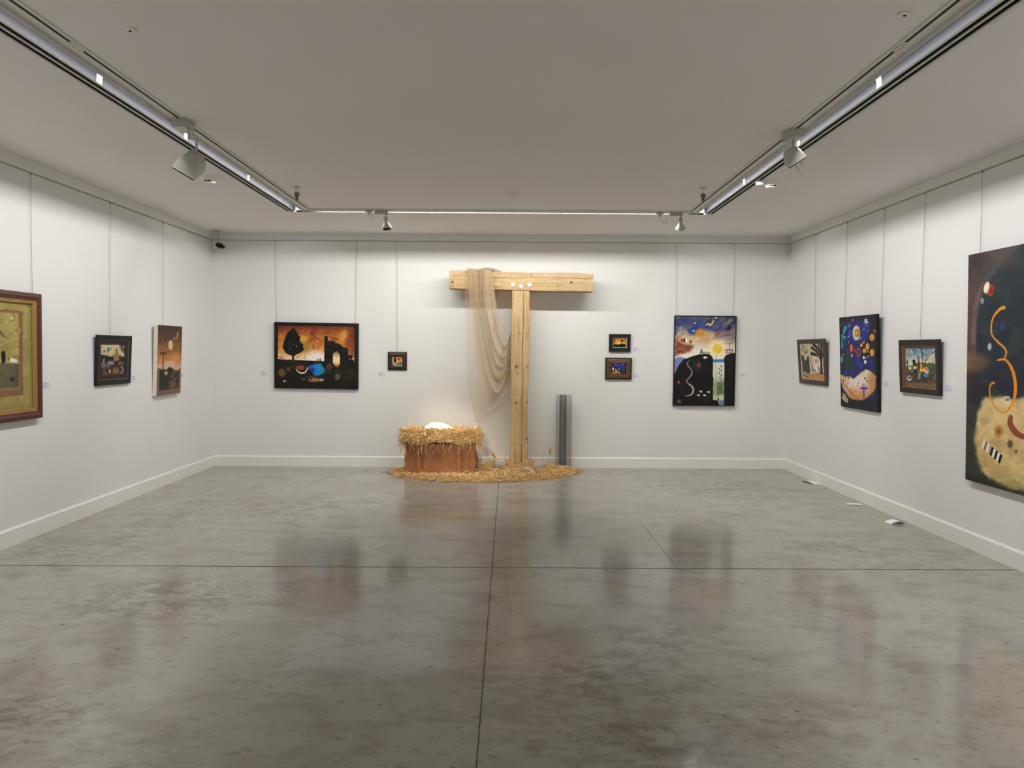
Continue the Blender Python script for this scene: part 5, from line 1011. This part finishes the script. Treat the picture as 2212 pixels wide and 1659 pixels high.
o = np_mesh('straw_nest', V, F, M['straw'], None, Cc); o.location = (CX, CY, 0); tag(o, 'heap of golden straw spilling over the top of the brown crate', 'straw', None, 'stuff')
# egg
prof = []
for i in range(41):
    a = math.pi*i/40; xx = -math.cos(a); r = math.sin(a)*(1-.20*xx)*.142; prof.append((max(r, .0002), xx*.218))
eg = MB().lathe(prof, 48, (0,0,0), 0, Matrix.Rotation(math.pi/2+.13, 3, 'Y')).build('giant_egg', M['egg']); eg.location = (CX-.006, CY-.03, .482)
tag(eg, 'giant smooth white egg lying in the straw on the crate', 'egg')

# straw spread on the floor
edge = [(-1.50,9.33),(-1.44,9.02),(-1.34,8.80),(-1.075,8.63),(-.79,8.49),(-.4,8.47),(.01,8.50),(.28,8.575),(.56,8.71),(.80,9.00),(.89,9.28),(.80,9.50),(.3,9.53),(-.35,9.53),(-1.2,9.50)]
Eg = np.array(edge)
def inside(x, y):
    ins = np.zeros(len(x), bool)
    for i in range(len(Eg)):
        a, c = Eg[i], Eg[(i+1) % len(Eg)]; ins ^= ((a[1] > y) != (c[1] > y)) & (x < (c[0]-a[0])*(y-a[1])/(c[1]-a[1]+1e-12)+a[0])
    return ins
def edged(x, y):
    d = np.full(len(x), 9.0)
    for i in range(len(Eg)):
        a, c = Eg[i], Eg[(i+1) % len(Eg)]; e = c-a; t = np.clip(((x-a[0])*e[0]+(y-a[1])*e[1])/(e@e), 0, 1); d = np.minimum(d, np.hypot(x-a[0]-t*e[0], y-a[1]-t*e[1]))
    return d
def bed_h(x, y): return .006+.028*sstep(0, .10, edged(x, y))+.085*np.exp(-(((x-.05)/.50)**2+((y-9.30)/.30)**2))*sstep(0, .15, edged(x, y))
def in_crate(x, y, m=0.0): return (np.abs(x-CX) < W2+.02+m) & (np.abs(y-CY) < D2+.03+m)
rg = np.random.default_rng(21); x = rg.uniform(-1.5, .9, 14000); y = rg.uniform(8.46, 9.54, 14000); ok = inside(x, y) & ~in_crate(x, y) & (np.hypot(x-.705, y-9.455) > .085); x, y = x[ok][:5600], y[ok][:5600]; n = len(x)
h = bed_h(x, y); d = udir(n, rg, .20); Ls = rg.uniform(.06, .19, n); Ls *= np.clip(.35+edged(x, y)*7, .35, 1)
P = [stalks(np.stack([x, y, .005+h*rg.uniform(.35, 1.0, n)], -1), d, Ls, rg.uniform(.0024, .0044, n), .22, 31)]
gx, gy = np.meshgrid(np.linspace(-1.5, .9, 160), np.linspace(8.46, 9.54, 80)); fx, fy = gx.ravel(), gy.ravel(); ins = inside(fx, fy) & (edged(fx, fy) > .02) & ~in_crate(fx, fy, .0)
gz = bed_h(fx, fy)*.62+.010*(fbm(fx*18, fy*18, 6)-.5); gV = np.stack([fx, fy, np.maximum(gz, .002)], -1); ix = np.arange(gx.size).reshape(gx.shape)
gF = np.stack([ix[:-1, :-1], ix[:-1, 1:], ix[1:, 1:], ix[1:, :-1]], -1).reshape(-1, 4); gF = gF[ins[gF].all(1)]; P.append((gV, gF, lin([234, 204, 150])*(.75+.6*fbm(fx*40, fy*40, 8))[:, None]))
n = 320; a = rg.uniform(0, len(edge), n); i0 = a.astype(int); fr = a-i0; pe = Eg[i0 % len(Eg)]*(1-fr[:, None])+Eg[(i0+1) % len(Eg)]*fr[:, None]+rg.normal(0, .035, (n, 2)); ok = (pe[:, 1] < 9.5) & ~in_crate(pe[:, 0], pe[:, 1])
P.append(stalks(np.concatenate([pe, np.full((n, 1), .006)], 1)[ok], udir(n, rg, .01)[ok], rg.uniform(.03, .12, n)[ok], rg.uniform(.0014, .0026, n)[ok], .15, 33))
n = 60; x = rg.uniform(-.3, .6, n); y = rg.uniform(9.1, 9.45, n); d = np.stack([rg.normal(0, .6, n), rg.normal(-.2, .4, n), np.abs(rg.normal(.6, .3, n))], -1); d /= np.linalg.norm(d, axis=1)[:, None]; P.append(stalks(np.stack([x, y, bed_h(x, y)+.03], -1), d, rg.uniform(.08, .16, n), rg.uniform(.0015, .0025, n), .2, 34))
V, F, Cc = merge(P); V[:, 2] = np.maximum(V[:, 2], .0012); V[:, 1] = np.minimum(V[:, 1], YB-.02)
hit = (np.abs(V[:, 0]-CX) < W2+.004) & (V[:, 1] > CY-D2-.012) & (V[:, 1] < CY+D2+.002); V[hit & (V[:, 1] < CY), 1] = CY-D2-.03
o = np_mesh('straw_bed', V, F, M['straw'], None, Cc); tag(o, 'golden straw scattered in an oval on the floor around crate and cross', 'straw', None, 'stuff')
# dry grass stems standing in the straw
def stem(label, pts, r, leaf=None):
    t = thing('dry_grass_stem', label, 'grass stem', pts[0], group='dry grass stems in the straw'); p0 = Vector(pts[0])
    c = catmull([Vector(p)-p0 for p in pts], 6); MB().tube([tuple(p) for p in c], [r*(1-.6*i/len(c)) for i in range(len(c))], 6).build('stalk', simple('dry_stem', (168, 140, 92), .8) if 'ds' not in M else M['ds'], t)
    if leaf: MB().tube([Vector(p)-p0 for p in leaf], [.004, .010, .009, .002], 6).build('seed_head', M['straw_brown'], t)
M['straw_brown'] = simple('dry_leaf', (182, 132, 66), .8)
M['ds'] = simple('dry_stem', (160, 132, 88), .8)
stem('curled dry leaf stem standing just left of the big round stone', [(-.190,9.15,.06),(-.185,9.15,.16),(-.20,9.15,.22),(-.235,9.15,.29)], .004, [(-.15,9.14,.17),(-.175,9.14,.20),(-.195,9.14,.235),(-.20,9.14,.25)])
stem('bent dry stem leaning beside the left side of the post', [(-.040,9.25,.08),(-.035,9.25,.20),(-.02,9.25,.27),(.005,9.25,.265)], .003)
stem('thin slanting dry stem right of the post', [(.415,9.30,.06),(.435,9.30,.17),(.455,9.30,.26)], .0025)
stem('upright dry stem with seed head nearest the mesh tube', [(.50,9.32,.05),(.51,9.32,.16),(.525,9.32,.23)], .0025, [(.522,9.32,.20),(.525,9.32,.235),(.528,9.32,.27),(.53,9.32,.30)])

# stones
def stone(label, c, r, seed):
    rg = np.random.default_rng(seed); b = MB(); nu, nv = 28, 16; vs = []
    for i in range(nv+1):
        for j in range(nu):
            th = math.pi*i/nv; p = np.array([math.sin(th)*math.cos(2*math.pi*j/nu), math.sin(th)*math.sin(2*math.pi*j/nu), math.cos(th)])
            k = 1+.22*(fbm(np.array([p[0]*1.6+seed]), np.array([p[1]*1.6+p[2]*1.3+5]), seed, 3)[0]-.5); vs.append(p*k*np.array(r))
    b.add(vs, [(i*nu+j, (i+1)*nu+j, (i+1)*nu+(j+1) % nu, i*nu+(j+1) % nu) for i in range(nv) for j in range(nu)], 0, True)
    o = b.build('stone', M['stone'], sharp=3.1); o.location = c; return tag(o, label, 'stone', 'grey stones in the straw')
stone('large round grey stone left of the post', (-.105, 9.14, .105), (.083, .075, .082), 3); stone('pale rounded stone right of the post', (.375, 9.14, .075), (.080, .07, .078), 5); stone('flat low stone in front of the pale rounded stone', (.235, 9.03, .055), (.072, .055, .040), 8)

# wire mesh tube
mt = thing('wire_mesh_tube', 'tall upright tube of rolled grey wire mesh right of the cross', 'tube', (.705, 9.455, 0))
def mesh_roll(r, nvert, nring, z0, z1, wr, seed, jit=0.0, turns=1.0):
    rg = np.random.default_rng(seed); V = []; F = []; o = 0
    def strand(P, r):
        nonlocal o
        P = np.array(P); d = np.gradient(P, axis=0); d /= np.linalg.norm(d, axis=1)[:, None]+1e-9
        ref = np.array([0, 0, 1.0]) if abs(d[0][2]) < .7 else np.array([1.0, 0, 0]); s1 = np.cross(d, ref); s1 /= np.linalg.norm(s1, axis=1)[:, None]; s2 = np.cross(d, s1)
        for j in range(3): V.append(P+(s1*math.cos(2.094*j)+s2*math.sin(2.094*j))*r)
        n = len(P)
        for j in range(3):
            jj = (j+1) % 3
            for i in range(n-1): F.append((o+j*n+i, o+jj*n+i, o+jj*n+i+1, o+j*n+i+1))
        o += 3*n
    for k in range(nvert):
        a = 2*math.pi*turns*k/nvert; zs = np.linspace(z0, z1, 7); rr = r*(1-.25*max(0, turns-1)*(k/nvert)); w = rg.normal(0, jit, 7)
        strand(np.stack([rr*np.cos(a+w), rr*np.sin(a+w), zs], -1), wr)
    for k in range(nring):
        zz = z0+(z1-z0)*k/(nring-1); n = int(28*turns)+1; aa = np.linspace(0, 2*math.pi*turns, n); rr = r*(1-.25*max(0, turns-1)*np.linspace(0, 1, n))
        strand(np.stack([rr*np.cos(aa), rr*np.sin(aa), np.full(n, zz)], -1), wr)
    return np.concatenate(V), np.array(F)
V, F = mesh_roll(.098, 52, 88, .004, .955, .0006, 1, .012); np_mesh('outer_mesh', V, F, M['mesh_wire'], mt)
V, F = mesh_roll(.046, 84, 100, .004, .952, .0007, 2, .03, 2.0); np_mesh('inner_roll', V-np.array([.012, 0, 0]), F, M['mesh_wire_dark'], mt)

# fallen paper cards
def scrap(label, c, w, h, rz, curl):
    b = MB(); n = 8; vs = []
    for i in range(n+1):
        u = i/n-.5; zz = .0015+curl*(.25-u*u)*4
        for sy in (-.5, .5): vs.append((u*w, sy*h, zz))
    b.add(vs, [(2*i, 2*i+2, 2*i+3, 2*i+1) for i in range(n)], 0, True); o = b.build('fallen_paper', M['paper']); o.location = c; o.rotation_euler = (0, 0, rz); return tag(o, label, 'paper', 'white paper slips on the floor')
scrap('white paper slip on the floor farthest from the camera, touching the baseboard', (3.525, 8.56, .001), .24, .08, -1.35, .012); scrap('flat narrow white paper slip on the floor, middle one of three', (3.465, 7.34, .001), .14, .075, -.15, .002); scrap('curled white paper slip on the floor nearest the camera', (3.455, 6.54, .001), .14, .085, .15, .022)

# ------------------------------------------------------------------ world, camera, colour
w = bpy.data.worlds.new('room_air'); scene.world = w; w.use_nodes = True; w.node_tree.nodes['Background'].inputs[0].default_value = (.8, .85, .9, 1); w.node_tree.nodes['Background'].inputs[1].default_value = .02
cd = bpy.data.cameras.new('camera'); cam = bpy.data.objects.new('camera', cd); COL.objects.link(cam); cd.sensor_width = 36; cd.lens = 1600*36/2212; cd.clip_start = .05
p, yw, rl = .04578, .00414, .00605
f = Vector((math.sin(yw)*math.cos(p), math.cos(yw)*math.cos(p), -math.sin(p))); r0 = Vector((math.cos(yw), -math.sin(yw), 0)); dn = -r0.cross(f)
rr = r0*math.cos(rl)-dn*math.sin(rl); dd = r0*math.sin(rl)+dn*math.cos(rl)
m = Matrix((rr, -dd, -f)).transposed().to_4x4(); m.translation = (0, 0, 1.523); cam.matrix_world = m; scene.camera = cam
scene.view_settings.view_transform = 'Standard'; scene.view_settings.look = 'None'; scene.view_settings.exposure = EXPO; scene.view_settings.gamma = 1.0
scene.cycles.max_bounces = 6; scene.cycles.diffuse_bounces = 4; scene.cycles.glossy_bounces = 3; scene.cycles.use_light_tree = False; scene.cycles.use_adaptive_sampling = True; scene.cycles.adaptive_threshold = .04; scene.cycles.adaptive_min_samples = 12; scene.cycles.transparent_max_bounces = 40; scene.cycles.sample_clamp_indirect = 6.0; scene.cycles.caustics_reflective = False
